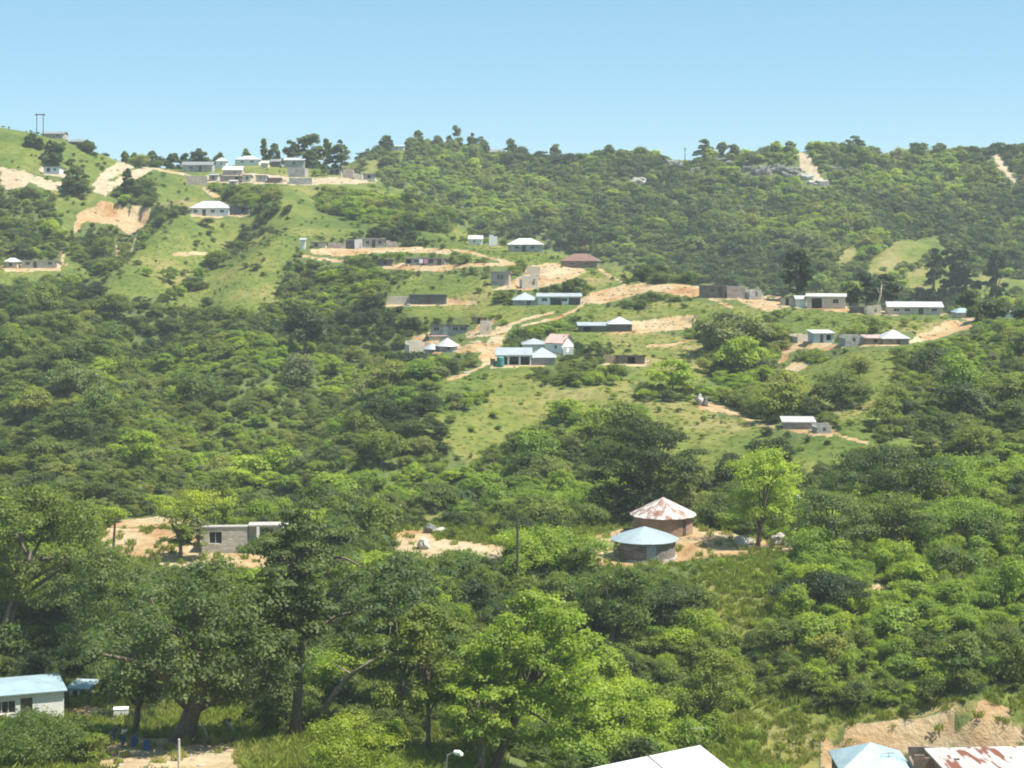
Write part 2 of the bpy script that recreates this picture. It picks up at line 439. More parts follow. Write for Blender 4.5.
def plain(name, c, rough=0.8, var=0.25, scale=3.0, metal=0.0, spec=0.3):
    m, nt, b = nodes(name)
    n = noise_node(nt, scale)
    r = ramp(nt, n.outputs['Fac'], [(0.3, tuple(x * (1 - var) for x in c)), (0.7, tuple(min(1, x * (1 + var)) for x in c))])
    nt.links.new(r.outputs[0], b.inputs['Base Color'])
    b.inputs['Roughness'].default_value = rough; b.inputs['Metallic'].default_value = metal
    b.inputs['Specular IOR Level'].default_value = spec
    return m

def block_wall(name, c, mortar, bw=0.42, bh=0.2, stain=0.35, vary=0.18):
    m, nt, b = nodes(name)
    tc = nt.nodes.new('ShaderNodeTexCoord'); sp = nt.nodes.new('ShaderNodeSeparateXYZ'); cb = nt.nodes.new('ShaderNodeCombineXYZ')
    nt.links.new(tc.outputs['Object'], sp.inputs[0])
    nt.links.new(math_node(nt, 'ADD', sp.outputs[0], sp.outputs[1]), cb.inputs[0]); nt.links.new(sp.outputs[2], cb.inputs[1])
    br = nt.nodes.new('ShaderNodeTexBrick')
    br.inputs['Scale'].default_value = 1.0; br.inputs['Brick Width'].default_value = bw; br.inputs['Row Height'].default_value = bh
    br.inputs['Mortar Size'].default_value = 0.012
    br.inputs['Color1'].default_value = (*[x * (1 - vary) for x in c], 1); br.inputs['Color2'].default_value = (*[min(1, x * (1 + vary)) for x in c], 1)
    br.inputs['Mortar'].default_value = (*mortar, 1)
    nt.links.new(cb.outputs[0], br.inputs['Vector'])
    n = noise_node(nt, 0.9, 5)
    r = ramp(nt, n.outputs['Fac'], [(0.35, (1 - stain,) * 3), (0.6, (1, 1, 1))])
    nt.links.new(mix(nt, 1.0, br.outputs[0], r.outputs[0], 'MULTIPLY'), b.inputs['Base Color'])
    b.inputs['Roughness'].default_value = 0.9
    return m

def cone_sheets(name, c, rust, seams=22):
    m, nt, b = nodes(name)
    tc = nt.nodes.new('ShaderNodeTexCoord'); sp = nt.nodes.new('ShaderNodeSeparateXYZ'); nt.links.new(tc.outputs['Object'], sp.inputs[0])
    ang = math_node(nt, 'ARCTAN2', sp.outputs[1], sp.outputs[0])
    rad = math_node(nt, 'SQRT', math_node(nt, 'ADD', math_node(nt, 'MULTIPLY', sp.outputs[0], sp.outputs[0]), math_node(nt, 'MULTIPLY', sp.outputs[1], sp.outputs[1])))
    cb = nt.nodes.new('ShaderNodeCombineXYZ'); nt.links.new(math_node(nt, 'MULTIPLY', ang, 2.6), cb.inputs[0]); nt.links.new(math_node(nt, 'MULTIPLY', rad, 0.55), cb.inputs[1])
    n = nt.nodes.new('ShaderNodeTexNoise'); n.inputs['Scale'].default_value = 1.1; n.inputs['Detail'].default_value = 6; n.inputs['Roughness'].default_value = 0.68
    nt.links.new(cb.outputs[0], n.inputs['Vector'])
    # every sheet weathers a little differently
    sh = math_node(nt, 'FLOOR', math_node(nt, 'MULTIPLY', ang, seams / 6.283)); wnz = nt.nodes.new('ShaderNodeTexWhiteNoise'); wnz.noise_dimensions = '1D'; nt.links.new(sh, wnz.inputs['W'])
    fr = math_node(nt, 'FRACT', math_node(nt, 'MULTIPLY', ang, seams / 6.283)); seam = math_node(nt, 'LESS_THAN', fr, 0.05)
    base = ramp(nt, wnz.outputs['Value'], [(0, tuple(x * 0.86 for x in c)), (1, tuple(min(1, x * 1.08) for x in c))]).outputs[0]
    base = mix(nt, math_node(nt, 'MULTIPLY', seam, 0.45), base, tuple(x * 0.5 for x in c))
    fac = math_node(nt, 'ADD', n.outputs['Fac'], math_node(nt, 'MULTIPLY', math_node(nt, 'SUBTRACT', wnz.outputs['Value'], 0.5), 0.14))
    e = 0.5 + (0.5 - rust) * 0.4
    rf = ramp(nt, fac, [(e - 0.03, (0, 0, 0)), (e + 0.03, (0.75, 0.75, 0.75)), (e + 0.14, (1, 1, 1))]).outputs[0]
    n2 = noise_node(nt, 3.0, 4); rc = ramp(nt, n2.outputs['Fac'], [(0.35, (0.14, 0.058, 0.034)), (0.65, (0.24, 0.115, 0.07))]).outputs[0]
    nt.links.new(mix(nt, rf, base, rc), b.inputs['Base Color'])
    b.inputs['Roughness'].default_value = 0.5; b.inputs['Metallic'].default_value = 0.1
    return m
def sheet_roof(name, c, rust=0.0, rustc=(0.22, 0.075, 0.035), wave=70.0, metal=0.25, rough=0.45, rscale=0.8, axis=0):
    m, nt, b = nodes(name)
    tc = nt.nodes.new('ShaderNodeTexCoord')
    w = nt.nodes.new('ShaderNodeTexWave'); w.bands_direction = 'XY'[axis]
    w.inputs['Scale'].default_value = wave / 20.0
    nt.links.new(tc.outputs['Object'], w.inputs['Vector'])
    bp = nt.nodes.new('ShaderNodeBump'); bp.inputs['Strength'].default_value = 0.35; bp.inputs['Distance'].default_value = 0.03
    nt.links.new(w.outputs['Fac'], bp.inputs['Height']); nt.links.new(bp.outputs[0], b.inputs['Normal'])
    n0 = noise_node(nt, 0.7, 5)
    r0 = ramp(nt, n0.outputs['Fac'], [(0.3, tuple(x * 0.8 for x in c)), (0.7, tuple(min(1, x * 1.12) for x in c))])
    out = r0.outputs[0]
    if rust > 0:
        mp = nt.nodes.new('ShaderNodeMapping'); mp.inputs['Scale'].default_value = (2.4, 0.45, 1)
        nt.links.new(tc.outputs['Object'], mp.inputs[0])
        n = nt.nodes.new('ShaderNodeTexNoise'); n.inputs['Scale'].default_value = rscale; n.inputs['Detail'].default_value = 5
        nt.links.new(mp.outputs[0], n.inputs['Vector'])
        e = 0.5 + (0.5 - rust) * 0.35
        rr = ramp(nt, n.outputs['Fac'], [(e - 0.015, (0, 0, 0)), (e + 0.04, (1, 1, 1))])
        out = mix(nt, rr.outputs[0], out, rustc)
    nt.links.new(out, b.inputs['Base Color'])
    b.inputs['Metallic'].default_value = metal; b.inputs['Roughness'].default_value = rough
    return m

FOL = {}
TONES = {'deep': (0.044, 0.074, 0.032), 'teal': (0.088, 0.138, 0.060), 'lime': (0.255, 0.36, 0.060), 'dark': (0.070, 0.110, 0.042), 'mid': (0.116, 0.170, 0.048), 'bright': (0.190, 0.285, 0.052), 'yellow': (0.26, 0.33, 0.05),
         'olive': (0.162, 0.205, 0.072), 'grey': (0.145, 0.190, 0.115)}
TONES = {k: (c[0] * 1.13, c[1] * 1.02, c[2] * 0.80) for k, c in TONES.items()}
def foliage(tone):
    m, nt, b = nodes('foliage_' + tone)
    c = TONES[tone]
    at = nt.nodes.new('ShaderNodeAttribute'); at.attribute_name = 'tint'
    oi = nt.nodes.new('ShaderNodeObjectInfo')
    lo = tuple(x * k for x, k in zip(c, (0.62, 0.68, 0.75))); hi = tuple(x * k for x, k in zip(c, (1.45, 1.32, 1.1)))
    r = ramp(nt, at.outputs['Fac'], [(0.0, lo), (0.55, c), (1.0, hi)])
    r2 = ramp(nt, oi.outputs['Random'], [(0.0, (0.72, 0.82, 0.9)), (0.5, (1, 1, 1)), (1.0, (1.26, 1.2, 0.98))])
    n = noise_node(nt, 0.03, 3, 'World')
    r3 = ramp(nt, n.outputs['Fac'], [(0.3, (0.82, 0.88, 0.95)), (0.7, (1.2, 1.12, 1.0))])
    o1 = mix(nt, 1.0, r.outputs[0], r2.outputs[0], 'MULTIPLY')
    o2 = mix(nt, 1.0, o1, r3.outputs[0], 'MULTIPLY')
    nt.links.new(o2, b.inputs['Base Color'])
    b.inputs['Roughness'].default_value = 0.55; b.inputs['Specular IOR Level'].default_value = 0.3
    tr = nt.nodes.new('ShaderNodeBsdfTranslucent')
    nt.links.new(mix(nt, 1.0, o2, (1.5, 1.6, 0.6), 'MULTIPLY'), tr.inputs['Color'])
    ms = nt.nodes.new('ShaderNodeMixShader'); ms.inputs[0].default_value = 0.46
    nt.links.new(b.outputs[0], ms.inputs[1]); nt.links.new(tr.outputs[0], ms.inputs[2])
    nt.links.new(ms.outputs[0], nt.nodes['Material Output'].inputs['Surface'])
    return m
for t in TONES: FOL[t] = foliage(t)
def grass_mat():
    m, nt, b = nodes('grass_blades')
    at = nt.nodes.new('ShaderNodeAttribute'); at.attribute_name = 'tint'
    n = noise_node(nt, 0.06, 3, 'World')
    r = ramp(nt, n.outputs['Fac'], [(0.3, (0.170, 0.215, 0.036)), (0.52, (0.215, 0.258, 0.048)), (0.72, (0.33, 0.32, 0.11))])
    r2 = ramp(nt, at.outputs['Fac'], [(0, (0.85, 0.88, 0.85)), (1, (1.2, 1.15, 1.1))])
    o = mix(nt, 1.0, r.outputs[0], r2.outputs[0], 'MULTIPLY')
    nt.links.new(o, b.inputs['Base Color']); b.inputs['Roughness'].default_value = 0.7; b.inputs['Specular IOR Level'].default_value = 0.15
    tr = nt.nodes.new('ShaderNodeBsdfTranslucent'); nt.links.new(mix(nt, 1.0, o, (1.3, 1.4, 0.6), 'MULTIPLY'), tr.inputs['Color'])
    ms = nt.nodes.new('ShaderNodeMixShader'); ms.inputs[0].default_value = 0.3
    nt.links.new(b.outputs[0], ms.inputs[1]); nt.links.new(tr.outputs[0], ms.inputs[2])
    nt.links.new(ms.outputs[0], nt.nodes['Material Output'].inputs['Surface'])
    return m
GRASSM = grass_mat()
BARK = plain('bark', (0.14, 0.11, 0.085), 0.9, 0.4, 6)
DEADWOOD = plain('dead_wood', (0.33, 0.28, 0.22), 0.9, 0.35, 5)

def ground_mat():
    m, nt, b = nodes('hillside_ground')
    ag = nt.nodes.new('ShaderNodeAttribute'); ag.attribute_name = 'grass'
    asd = nt.nodes.new('ShaderNodeAttribute'); asd.attribute_name = 'sand'
    nA = noise_node(nt, 0.045, 5, 'World'); nB = noise_node(nt, 0.55, 5, 'World', 0.7); nC = noise_node(nt, 0.12, 4, 'World')
    forest = ramp(nt, nB.outputs['Fac'], [(0.3, (0.060, 0.084, 0.028)), (0.7, (0.115, 0.142, 0.044))]).outputs[0]
    g1 = ramp(nt, nA.outputs['Fac'], [(0.34, (0.066, 0.100, 0.022)), (0.47, (0.106, 0.136, 0.030)), (0.56, (0.150, 0.154, 0.044)), (0.66, (0.205, 0.182, 0.080))]).outputs[0]
    g2 = ramp(nt, nB.outputs['Fac'], [(0.28, (0.50, 0.60, 0.52)), (0.48, (1, 1, 1)), (0.72, (1.36, 1.24, 1.2))]).outputs[0]
    g = mix(nt, 1.0, g1, g2, 'MULTIPLY')
    s1 = ramp(nt, nC.outputs['Fac'], [(0.32, (0.28, 0.155, 0.070)), (0.46, (0.335, 0.235, 0.130)), (0.66, (0.38, 0.315, 0.21))]).outputs[0]
    s2 = ramp(nt, nB.outputs['Fac'], [(0.3, (0.72, 0.70, 0.66)), (0.6, (1.08, 1.08, 1.08))]).outputs[0]
    ap = nt.nodes.new('ShaderNodeAttribute'); ap.attribute_name = 'pale'
    s1 = mix(nt, math_node(nt, 'MULTIPLY', ap.outputs['Fac'], 0.75), s1, (0.36, 0.305, 0.225))
    s = mix(nt, 1.0, s1, s2, 'MULTIPLY')
    nD = noise_node(nt, 0.22, 5, 'World', 0.65)
    jit = math_node(nt, 'MULTIPLY', math_node(nt, 'SUBTRACT', nD.outputs['Fac'], 0.5), 2.0)
    fg = math_node(nt, 'ADD', ag.outputs['Fac'], jit); fs = math_node(nt, 'ADD', asd.outputs['Fac'], jit)
    rg = ramp(nt, fg, [(0.35, (0, 0, 0)), (0.6, (1, 1, 1))]).outputs[0]; rs = ramp(nt, fs, [(0.56, (0, 0, 0)), (0.78, (1, 1, 1))]).outputs[0]
    o = mix(nt, rs, mix(nt, rg, forest, g), s)
    nt.links.new(o, b.inputs['Base Color'])
    b.inputs['Roughness'].default_value = 0.95; b.inputs['Specular IOR Level'].default_value = 0.1
    bp = nt.nodes.new('ShaderNodeBump'); bp.inputs['Strength'].default_value = 0.7; bp.inputs['Distance'].default_value = 0.7
    nt.links.new(nB.outputs['Fac'], bp.inputs['Height']); nt.links.new(bp.outputs[0], b.inputs['Normal'])
    return m
GROUND = ground_mat()

W = {'beige': block_wall('beige_block_wall', (0.52, 0.47, 0.39), (0.42, 0.38, 0.32), stain=0.25),
     'block': block_wall('grey_block_wall', (0.43, 0.41, 0.38), (0.32, 0.31, 0.29)),
     'pink': block_wall('pinkish_block_wall', (0.47, 0.39, 0.34), (0.34, 0.29, 0.26)),
     'cream': plain('cream_plaster', (0.56, 0.49, 0.39), 0.9, 0.18, 1.2),
     'white': plain('white_plaster', (0.74, 0.72, 0.69), 0.85, 0.1, 1.2),
     'dark': block_wall('dark_block_wall', (0.15, 0.145, 0.14), (0.11, 0.105, 0.10)),
     'brown': block_wall('brown_block_wall', (0.26, 0.195, 0.15), (0.2, 0.16, 0.13), 0.3, 0.12),
     'mud': plain('mud_plaster', (0.34, 0.25, 0.17), 0.95, 0.25, 1.0),
     'blue': plain('pale_blue_sheet_wall', (0.40, 0.52, 0.56), 0.7, 0.15, 1.5)}
RF = {'white': sheet_roof('white_sheet_roof', (0.50, 0.50, 0.50)), 'zinc': sheet_roof('zinc_sheet_roof', (0.38, 0.41, 0.44)),
      'grey': sheet_roof('grey_sheet_roof', (0.24, 0.245, 0.25)), 'dark': sheet_roof('dark_sheet_roof', (0.10, 0.098, 0.095)),
      'blue': sheet_roof('blue_sheet_roof', (0.34, 0.45, 0.50)), 'brown': sheet_roof('brown_tile_roof', (0.19, 0.105, 0.075), metal=0),
      'pink': sheet_roof('faded_red_roof', (0.52, 0.36, 0.32), 0.3), 'rusty': sheet_roof('rusty_sheet_roof', (0.52, 0.49, 0.465), 0.50, rscale=0.6),
      'slab': plain('concrete_slab', (0.33, 0.31, 0.29), 0.9, 0.2, 1.5), 'pale': sheet_roof('pale_sheet_roof', (0.58, 0.55, 0.50))}
GLASS, gnt, gb = nodes('window_glass')
gb.inputs['Base Color'].default_value = (0.03, 0.035, 0.04, 1); gb.inputs['Roughness'].default_value = 0.08
FRAME = plain('window_frame_paint', (0.55, 0.54, 0.52), 0.6, 0.1)
DOORM = plain('door_paint', (0.11, 0.085, 0.065), 0.7, 0.25)
DOORP = plain('pale_door_paint', (0.33, 0.36, 0.38), 0.7, 0.2)
METAL = plain('pole_metal', (0.2, 0.2, 0.2), 0.6, 0.2, metal=0.4)
WOODP = plain('pole_wood', (0.09, 0.07, 0.055), 0.9, 0.3)
PALEWOOD = plain('pale_post', (0.55, 0.51, 0.44), 0.85, 0.2)
WHITEP = plain('white_paint', (0.78, 0.78, 0.77), 0.5, 0.05)

# ------------------------------------------------------------------ houses: (label, u0, u1, base row, eave row, roof, rise, wall, roof sheet, depth, openings, turn, name, category, Y)
H = []
def hs(label, u0, u1, vb, ve, roof, rise, wall, rm, depth=5.0, op='', yaw=0.0, name='house', cat='house', Y=None, group=None):
    H.append(dict(label=label, u0=u0, u1=u1, vb=vb, ve=ve, roof=roof, rise=rise, wall=wall, rm=rm, depth=depth, op=op, yaw=yaw, name=name, cat=cat, Y=Y, group=group))
RV, UR, MR, SP = 'houses of the ridge village', 'houses on the upper spur', 'houses in the middle of the spur', 'houses at the lower end of the spur'
hs('white house with wide pale hipped roof on the grassy slope below the ridge village', 190, 229, 216, 208, 'hip', 7, 'white', 'white', 6, 'w.14 d.36 w.58 w.82', 0, group=UR)
hs('dark low shed joined to the house with the wide pale hipped roof', 230, 249, 215, 206, 'mono', 2, 'dark', 'dark', 4, 'o.7', 0, 'shed', 'shed')
hs('small hut with white roof next to the long pale house on the left slope', 4, 17, 268, 262, 'hip', 4, 'cream', 'white', 4, 'o.5', 0, group='houses on the left slope')
hs('long pale flat roofed house with a dark door on the left slope', 22, 57, 268, 260.5, 'mono', 1, 'cream', 'slab', 5, 'w.16 d.37 w.8', 0, group='houses on the left slope')
hs('small white hut with dark roof beside the road on the left hill', 43, 60, 174, 166.5, 'mono', 1.5, 'white', 'dark', 4, 'o.3 w.7', -12, group='houses on the left slope')
hs('grey roofed house on the skyline just below the twin pole', 41, 63, 142.5, 138, 'gable', 2.5, 'pink', 'grey', 6, 'w.75', 0, Y=563)
hs('dark roofed house on the skyline downhill of the twin pole', 67, 83, 143.5, 140, 'hip', 3, 'dark', 'grey', 6, '', 0, Y=566)
hs('long house with dark grey roof at the left end of the ridge village', 182, 212, 172, 165, 'gable', 3.5, 'block', 'grey', 6, 'w.3 d.6', 0, group=RV)
hs('tiny white hut among trees at the left end of the ridge village', 166, 175, 167, 161.5, 'hip', 2.5, 'white', 'white', 4, '', 0, group=RV)
hs('pale roofless shell with open doorways below the long dark grey roof', 186, 207, 185, 176, 'none', 0, 'pink', None, 5, 'o.2 o.5 o.8', 8, group=RV)
hs('small white house with pointed roof behind the long dark grey roof', 216, 226, 168, 161, 'pyramid', 4, 'white', 'white', 4, 'w.5', 0, group=RV)
hs('pinkish house with low grey roof in the middle of the ridge village', 223, 242, 175, 170, 'gable', 4, 'pink', 'pale', 5, 'w.6', 0, group=RV)
hs('low flat roofed house in front of the pinkish house on the ridge', 220, 241, 181.5, 176, 'mono', 1.5, 'pink', 'grey', 5, 'o.8', 0, group=RV)
hs('tiny cream hut downhill of the cream cube house on the ridge', 229, 236, 186, 181, 'mono', 1, 'cream', 'pale', 3, 'o.5', 0, 'hut', 'hut', group=RV)
hs('small grey block hut between the roofless shell and the low flat roofed house', 209, 217, 181, 175, 'mono', 1, 'block', 'zinc', 3.5, 'o.5', 0, 'hut', 'hut', group=RV)
hs('small pale house on the skyline right of the broad white roof', 261, 268, 168, 163, 'gable', 2.5, 'cream', 'pale', 4, '', 0, group=RV)
hs('pale lean-to against the skyline left of the pinkish house', 206, 213, 169, 164, 'mono', 1, 'cream', 'zinc', 3.5, '', 0, 'hut', 'hut', group=RV)
hs('house with broad white roof on the skyline of the ridge village', 235, 259, 165, 159.5, 'hip', 4, 'white', 'white', 6, 'w.3 w.7', 0, group=RV)
hs('cream cube house beside the low flat roofed house on the ridge', 243, 251, 182, 175, 'mono', 1, 'cream', 'slab', 4, 'o.5', 0, group=RV)
hs('small cream house with a dark roof in the middle of the ridge village', 256, 266, 182, 175.5, 'mono', 1, 'cream', 'dark', 4, 'w.4', 0, group=RV)
hs('low dark brown house between cream houses and the two opening shell', 267, 281, 183, 178, 'mono', 1, 'brown', 'grey', 4, '', 0, group=RV)
hs('little dark grey hut beside the conifer on the ridge', 271, 280, 167, 161.5, 'gable', 2.5, 'dark', 'grey', 4, '', 0, group=RV)
hs('block house with white slab roof above the shell with tall openings', 284, 304, 168, 160, 'mono', 2.5, 'block', 'white', 5, 'w.5', 0, group=RV)
hs('roofless grey block shell with two tall openings at the ridge end', 288, 305, 177, 167.5, 'none', 0, 'block', None, 5, 'o.48 o.78', -6, group=RV)
hs('long retaining wall of grey blocks under the roofless shell', 289, 312, 184.5, 178, 'none', 0, 'block', None, 0.6, '', 0, 'retaining_wall', 'wall')
hs('white gabled chapel under the big round trees on the ridge', 316, 328, 160, 153.5, 'gable', 4, 'white', 'white', 5, '', 30, 'chapel', 'chapel', group=RV)
hs('open fronted shed with a dark flat roof right of the shell', 327, 341, 175, 168.5, 'mono', 1.2, 'block', 'dark', 4, 'O.35 O.7', 0, 'shed', 'shed', group=RV)
hs('roofless pinkish block room beside the open fronted shed on the ridge', 343, 353, 178, 169.5, 'none', 0, 'pink', None, 4, 'o.6', 0, group=RV)
hs('low roofless cream walls between two block rooms at the ridge end', 354, 362, 179.5, 174, 'none', 0, 'cream', None, 4, '', 0, group=RV)
hs('last small grey block house at the downhill end of the ridge row', 363, 375, 181, 173.5, 'mono', 1, 'block', 'slab', 4, 'o.5', 8, group=RV)
hs('narrow white hut among dark bushes at the end of the upper row', 300.5, 305, 249, 239.5, 'mono', 1, 'white', 'white', 1.2, '', 0, 'hut', 'hut')
hs('low house with dark roof and cream wall at the left of the upper row', 312, 326, 248, 242.5, 'mono', 1.5, 'cream', 'dark', 4, 'o.3', 0, group=UR)
hs('half built low pink walls in the upper row of houses', 328, 345, 248.5, 243.5, 'none', 0, 'pink', None, 4, 'o.5', 0, group=UR)
hs('dark walled house with flat roof in the upper row', 346, 354, 249, 240, 'mono', 1, 'dark', 'grey', 4.5, '', 0, group=UR)
hs('white roofless room between dark house and grey house of upper row', 354.5, 362, 249, 239.5, 'none', 0, 'white', None, 4, 'O.75', 0, group=UR)
hs('grey block house with door and two windows in the upper row', 363, 385, 248, 238.5, 'mono', 1, 'block', 'slab', 5, 'w.2 d.48 w.76', 4, group=UR)
hs('low half built room at the right end of the upper row', 386, 397, 247.5, 242, 'none', 0, 'pink', None, 4, 'o.7', 4, group=UR)
hs('dark lean-to shed half hidden by bushes beside the laundry house', 378, 392, 266, 259.5, 'mono', 1, 'dark', 'dark', 3.5, 'o.5', 0, 'shed', 'shed')
hs('long grey block house with laundry hanging in front', 405, 445, 265.5, 258, 'mono', 1, 'block', 'slab', 5, 'o.1 w.28 d.45 w.65 d.86', 0, group=UR)
hs('white gabled house half hidden behind trees above the laundry house', 469, 482, 245, 239, 'gable', 3.5, 'white', 'pale', 5, 'w.4', 0, group=UR)
hs('tall white wall stub beside the half hidden white gabled house', 489, 497, 246, 236.5, 'none', 0, 'white', None, 3, '', 0, 'ruin', 'ruin')
hs('grey house with broad grey hipped roof on the spur crest', 508, 543, 252, 244.5, 'hip', 6, 'block', 'pale', 7, 'w.25 d.45 w.7', 0, group=UR)
hs('dark brown house with red brown hipped roof on the spur crest', 561, 597, 268, 261, 'hip', 7, 'brown', 'brown', 7, 'w.3 w.7', -8, group=UR)
hs('square grey block house with two small windows standing alone', 491, 509, 285.5, 271.5, 'mono', 1, 'pink', 'slab', 5, 'w.4 w.62', -4, group=MR)
hs('small roofless cream room on the orange earth terrace', 527, 540, 274.5, 267, 'none', 0, 'cream', None, 4, 'o.4', 0, group=MR)
hs('cream shell with two dark windows below the orange earth terrace', 522, 538, 288.5, 276.5, 'none', 0, 'cream', None, 4, 'o.3 o.7', 8, group=MR)
hs('low pale wall enclosing the yard left of the long dark house', 387, 410, 304.5, 297, 'none', 0, 'cream', None, 3, '', 0, 'yard_wall', 'wall')
hs('long dark grey house with flat roof under the grassy bank', 410, 446, 304.5, 294.5, 'mono', 1, 'dark', 'grey', 5, 'd.52', 0, group=MR)
hs('house with pointed zinc roof at the left end of the long zinc house', 513, 537, 305.5, 300, 'pyramid', 7, 'block', 'zinc', 5, 'w.3 d.65', 0, group=MR)
hs('long white house with flat zinc roof beside the pointed zinc roof', 538, 581, 305, 296.5, 'mono', 2, 'white', 'zinc', 5, 'w.15 O.42 w.62 O.85', 0, group=MR)
hs('grey house with white framed windows and flat roof above the twin rondavels', 431, 467, 335, 325, 'mono', 1, 'block', 'dark', 5, 'w.15 D.4 w.68 w.88', 0, group=MR)
hs('dark roofed little shed behind the pale room by the driveway', 473, 485, 324, 317.5, 'mono', 1, 'mud', 'dark', 3.5, 'O.5', 0, 'shed', 'shed')
hs('pale cream room with an open window beside the driveway', 480, 491, 334.5, 322, 'none', 0, 'cream', None, 4, 'o.65', 0, group=MR)
hs('tall white roofless shell at the edge above the dark trees', 409, 425, 356, 342, 'none', 0, 'cream', None, 4, 'o.2', 14, group=MR)
hs('low hut with pinkish roof behind the twin rondavels', 429, 446, 341, 336, 'hip', 4, 'cream', 'pink', 4, '', 0, 'hut', 'hut')
hs('smaller of two grey rondavels with pointed zinc roofs', 424, 439, 355, 349.5, 'cone', 6, 'block', 'zinc', 4, 'w.5', 0, 'rondavel', 'rondavel', group='twin rondavels')
hs('larger of two grey rondavels with pointed zinc roofs', 437, 457, 352, 346.5, 'cone', 8, 'block', 'white', 5, 'w.5', 0, 'rondavel', 'rondavel', group='twin rondavels')
hs('white house with wide zinc roof over a dark open veranda', 497, 531, 365, 355, 'mono', 4, 'white', 'zinc', 7, 'O.17 O.5 O.83', 0, group=MR)
hs('house with pointed zinc roof beside the dark open veranda', 530, 555, 365, 357.5, 'pyramid', 9, 'block', 'zinc', 5, '', 0, group=MR)
hs('low hut with flat pyramid zinc roof behind the veranda house', 523, 545, 350, 346, 'pyramid', 5, 'white', 'zinc', 5, '', 0, group=MR)
hs('white house with faded red gable roof behind the veranda house', 545, 563, 353, 343, 'gable', 8, 'white', 'pink', 5, 'w.6', -25, group=MR)
hs('small white roofless room at the end of the veranda house cluster', 563, 573, 354.5, 346.5, 'none', 0, 'white', None, 4, 'o.5', 0, group=MR)
hs('dark walled house with thin zinc roof beside the pointed roof house', 579, 607, 332, 325.5, 'mono', 1.5, 'dark', 'zinc', 5, 'O.3 w.8', 0, group=MR)
hs('dark house with pointed zinc roof beside the long tan earth cut', 608.5, 632, 331.5, 324, 'pyramid', 6.5, 'dark', 'white', 5, '', 0, group=MR)
hs('low ruined mud wall on the grassy slope beside the dark shed', 604, 617, 363, 357.5, 'none', 0, 'mud', None, 3, '', 0, 'ruin', 'ruin')
hs('dark open shed with flat roof standing on the open grassy slope', 618, 645, 364, 355.5, 'mono', 1.2, 'brown', 'dark', 4, 'O.5', 0, 'shed', 'shed')
hs('flat roofed brown block house at the end of the dirt road', 699, 725, 298, 285.5, 'mono', 1.2, 'brown', 'slab', 6, 'w.5 d.82', -14, group=SP)
hs('roofless pinkish block house next to the flat roofed brown house', 727, 745, 298.5, 287, 'none', 0, 'pink', None, 5, 'o.3', -5, group=SP)
hs('broken grey wall stub beyond the roofless pinkish house', 749, 762, 299.5, 290, 'none', 0, 'block', None, 4, 'o.6', 14, 'ruin', 'ruin')
hs('dark hut with cream side beside the tall dark tree', 783, 795, 305.5, 297, 'mono', 1.2, 'cream', 'dark', 4, 'O.35', 0, group=SP)
hs('small white roofed house between tall dark tree and the porch house', 796.5, 806, 307, 299, 'gable', 3, 'white', 'white', 4, '', 0, group=SP)
hs('pinkish house with a wide dark porch opening on the spur end', 807, 845, 308.5, 296.5, 'mono', 1.5, 'cream', 'pale', 6, 'O.26 w.75', -10, group=SP)
hs('low brown shed beside the leaning pale tree trunk', 853, 866, 313, 306.5, 'mono', 1, 'brown', 'grey', 4, '', 0, 'shed', 'shed')
hs('low cream roofless walls under the leaning pale tree trunk', 867, 881, 314.5, 307, 'none', 0, 'cream', None, 4, 'o.6', 0, group=SP)
hs('long cream hall with a low pale gable roof', 889, 942, 314.5, 307, 'gable', 4.5, 'cream', 'white', 7, 'w.15 w.35 d.6 w.85', -6, 'hall', 'hall', group=SP)
hs('small house with blue hipped roof beside the big dark trees', 957, 972, 318, 313, 'hip', 4, 'cream', 'blue', 4, '', 0, group=SP)
hs('low cream ruin above the curved path', 797, 812, 343, 335, 'none', 0, 'cream', None, 4, '', 16, 'ruin', 'ruin')
hs('pale blue sheet metal shack above the curved path', 813.5, 834, 343, 333, 'mono', 1.5, 'blue', 'pale', 4, 'd.4 o.75', 6, 'shack', 'shack')
hs('grey block house with one window below the spur end', 845, 865, 346.5, 336, 'none', 0, 'block', None, 4, 'w.45 o.85', 6, group=SP)
hs('low house with dull pink roof beside the white pointed roof', 866, 882, 344.5, 338, 'mono', 1.5, 'mud', 'pink', 4, 'o.6', 0, group=SP)
hs('brown house with white pointed roof beside the dirt track', 883, 909, 344.5, 338.5, 'pyramid', 8, 'mud', 'white', 5, 'w.3 d.6', 0, group=SP)
hs('lone low house with pale flat roof on the lower grassy slope', 784, 814, 429, 422.5, 'mono', 2, 'block', 'white', 4, '', -4, group='lower slope houses')
hs('ruined grey stone hut beside the lone low house', 817, 832, 433.5, 426, 'none', 0, 'block', None, 3, 'o.5', 6, 'ruin', 'ruin')
hs('small hut almost hidden among bushes at the right end of the slope', 1001, 1014, 318, 313, 'mono', 1.5, 'white', 'white', 3, '', 0, 'hut', 'hut')
hs('flat roofed house far along the skyline left of the lone tall tree', 392, 404, 150, 145.5, 'mono', 1, 'white', 'pale', 5, 'w.4', 0, Y=760)
hs('long grey roofed house on the skyline right of the lone tall tree', 486, 503, 147, 142.5, 'gable', 3, 'pink', 'grey', 6, '', 0, Y=797)
hs('grey block house with flat roof and pale window on the sandy terrace', 202, 247, 553, 527, 'mono', 2, 'beige', 'slab', 5, 'W.3', 4, group='houses on the sandy terrace')

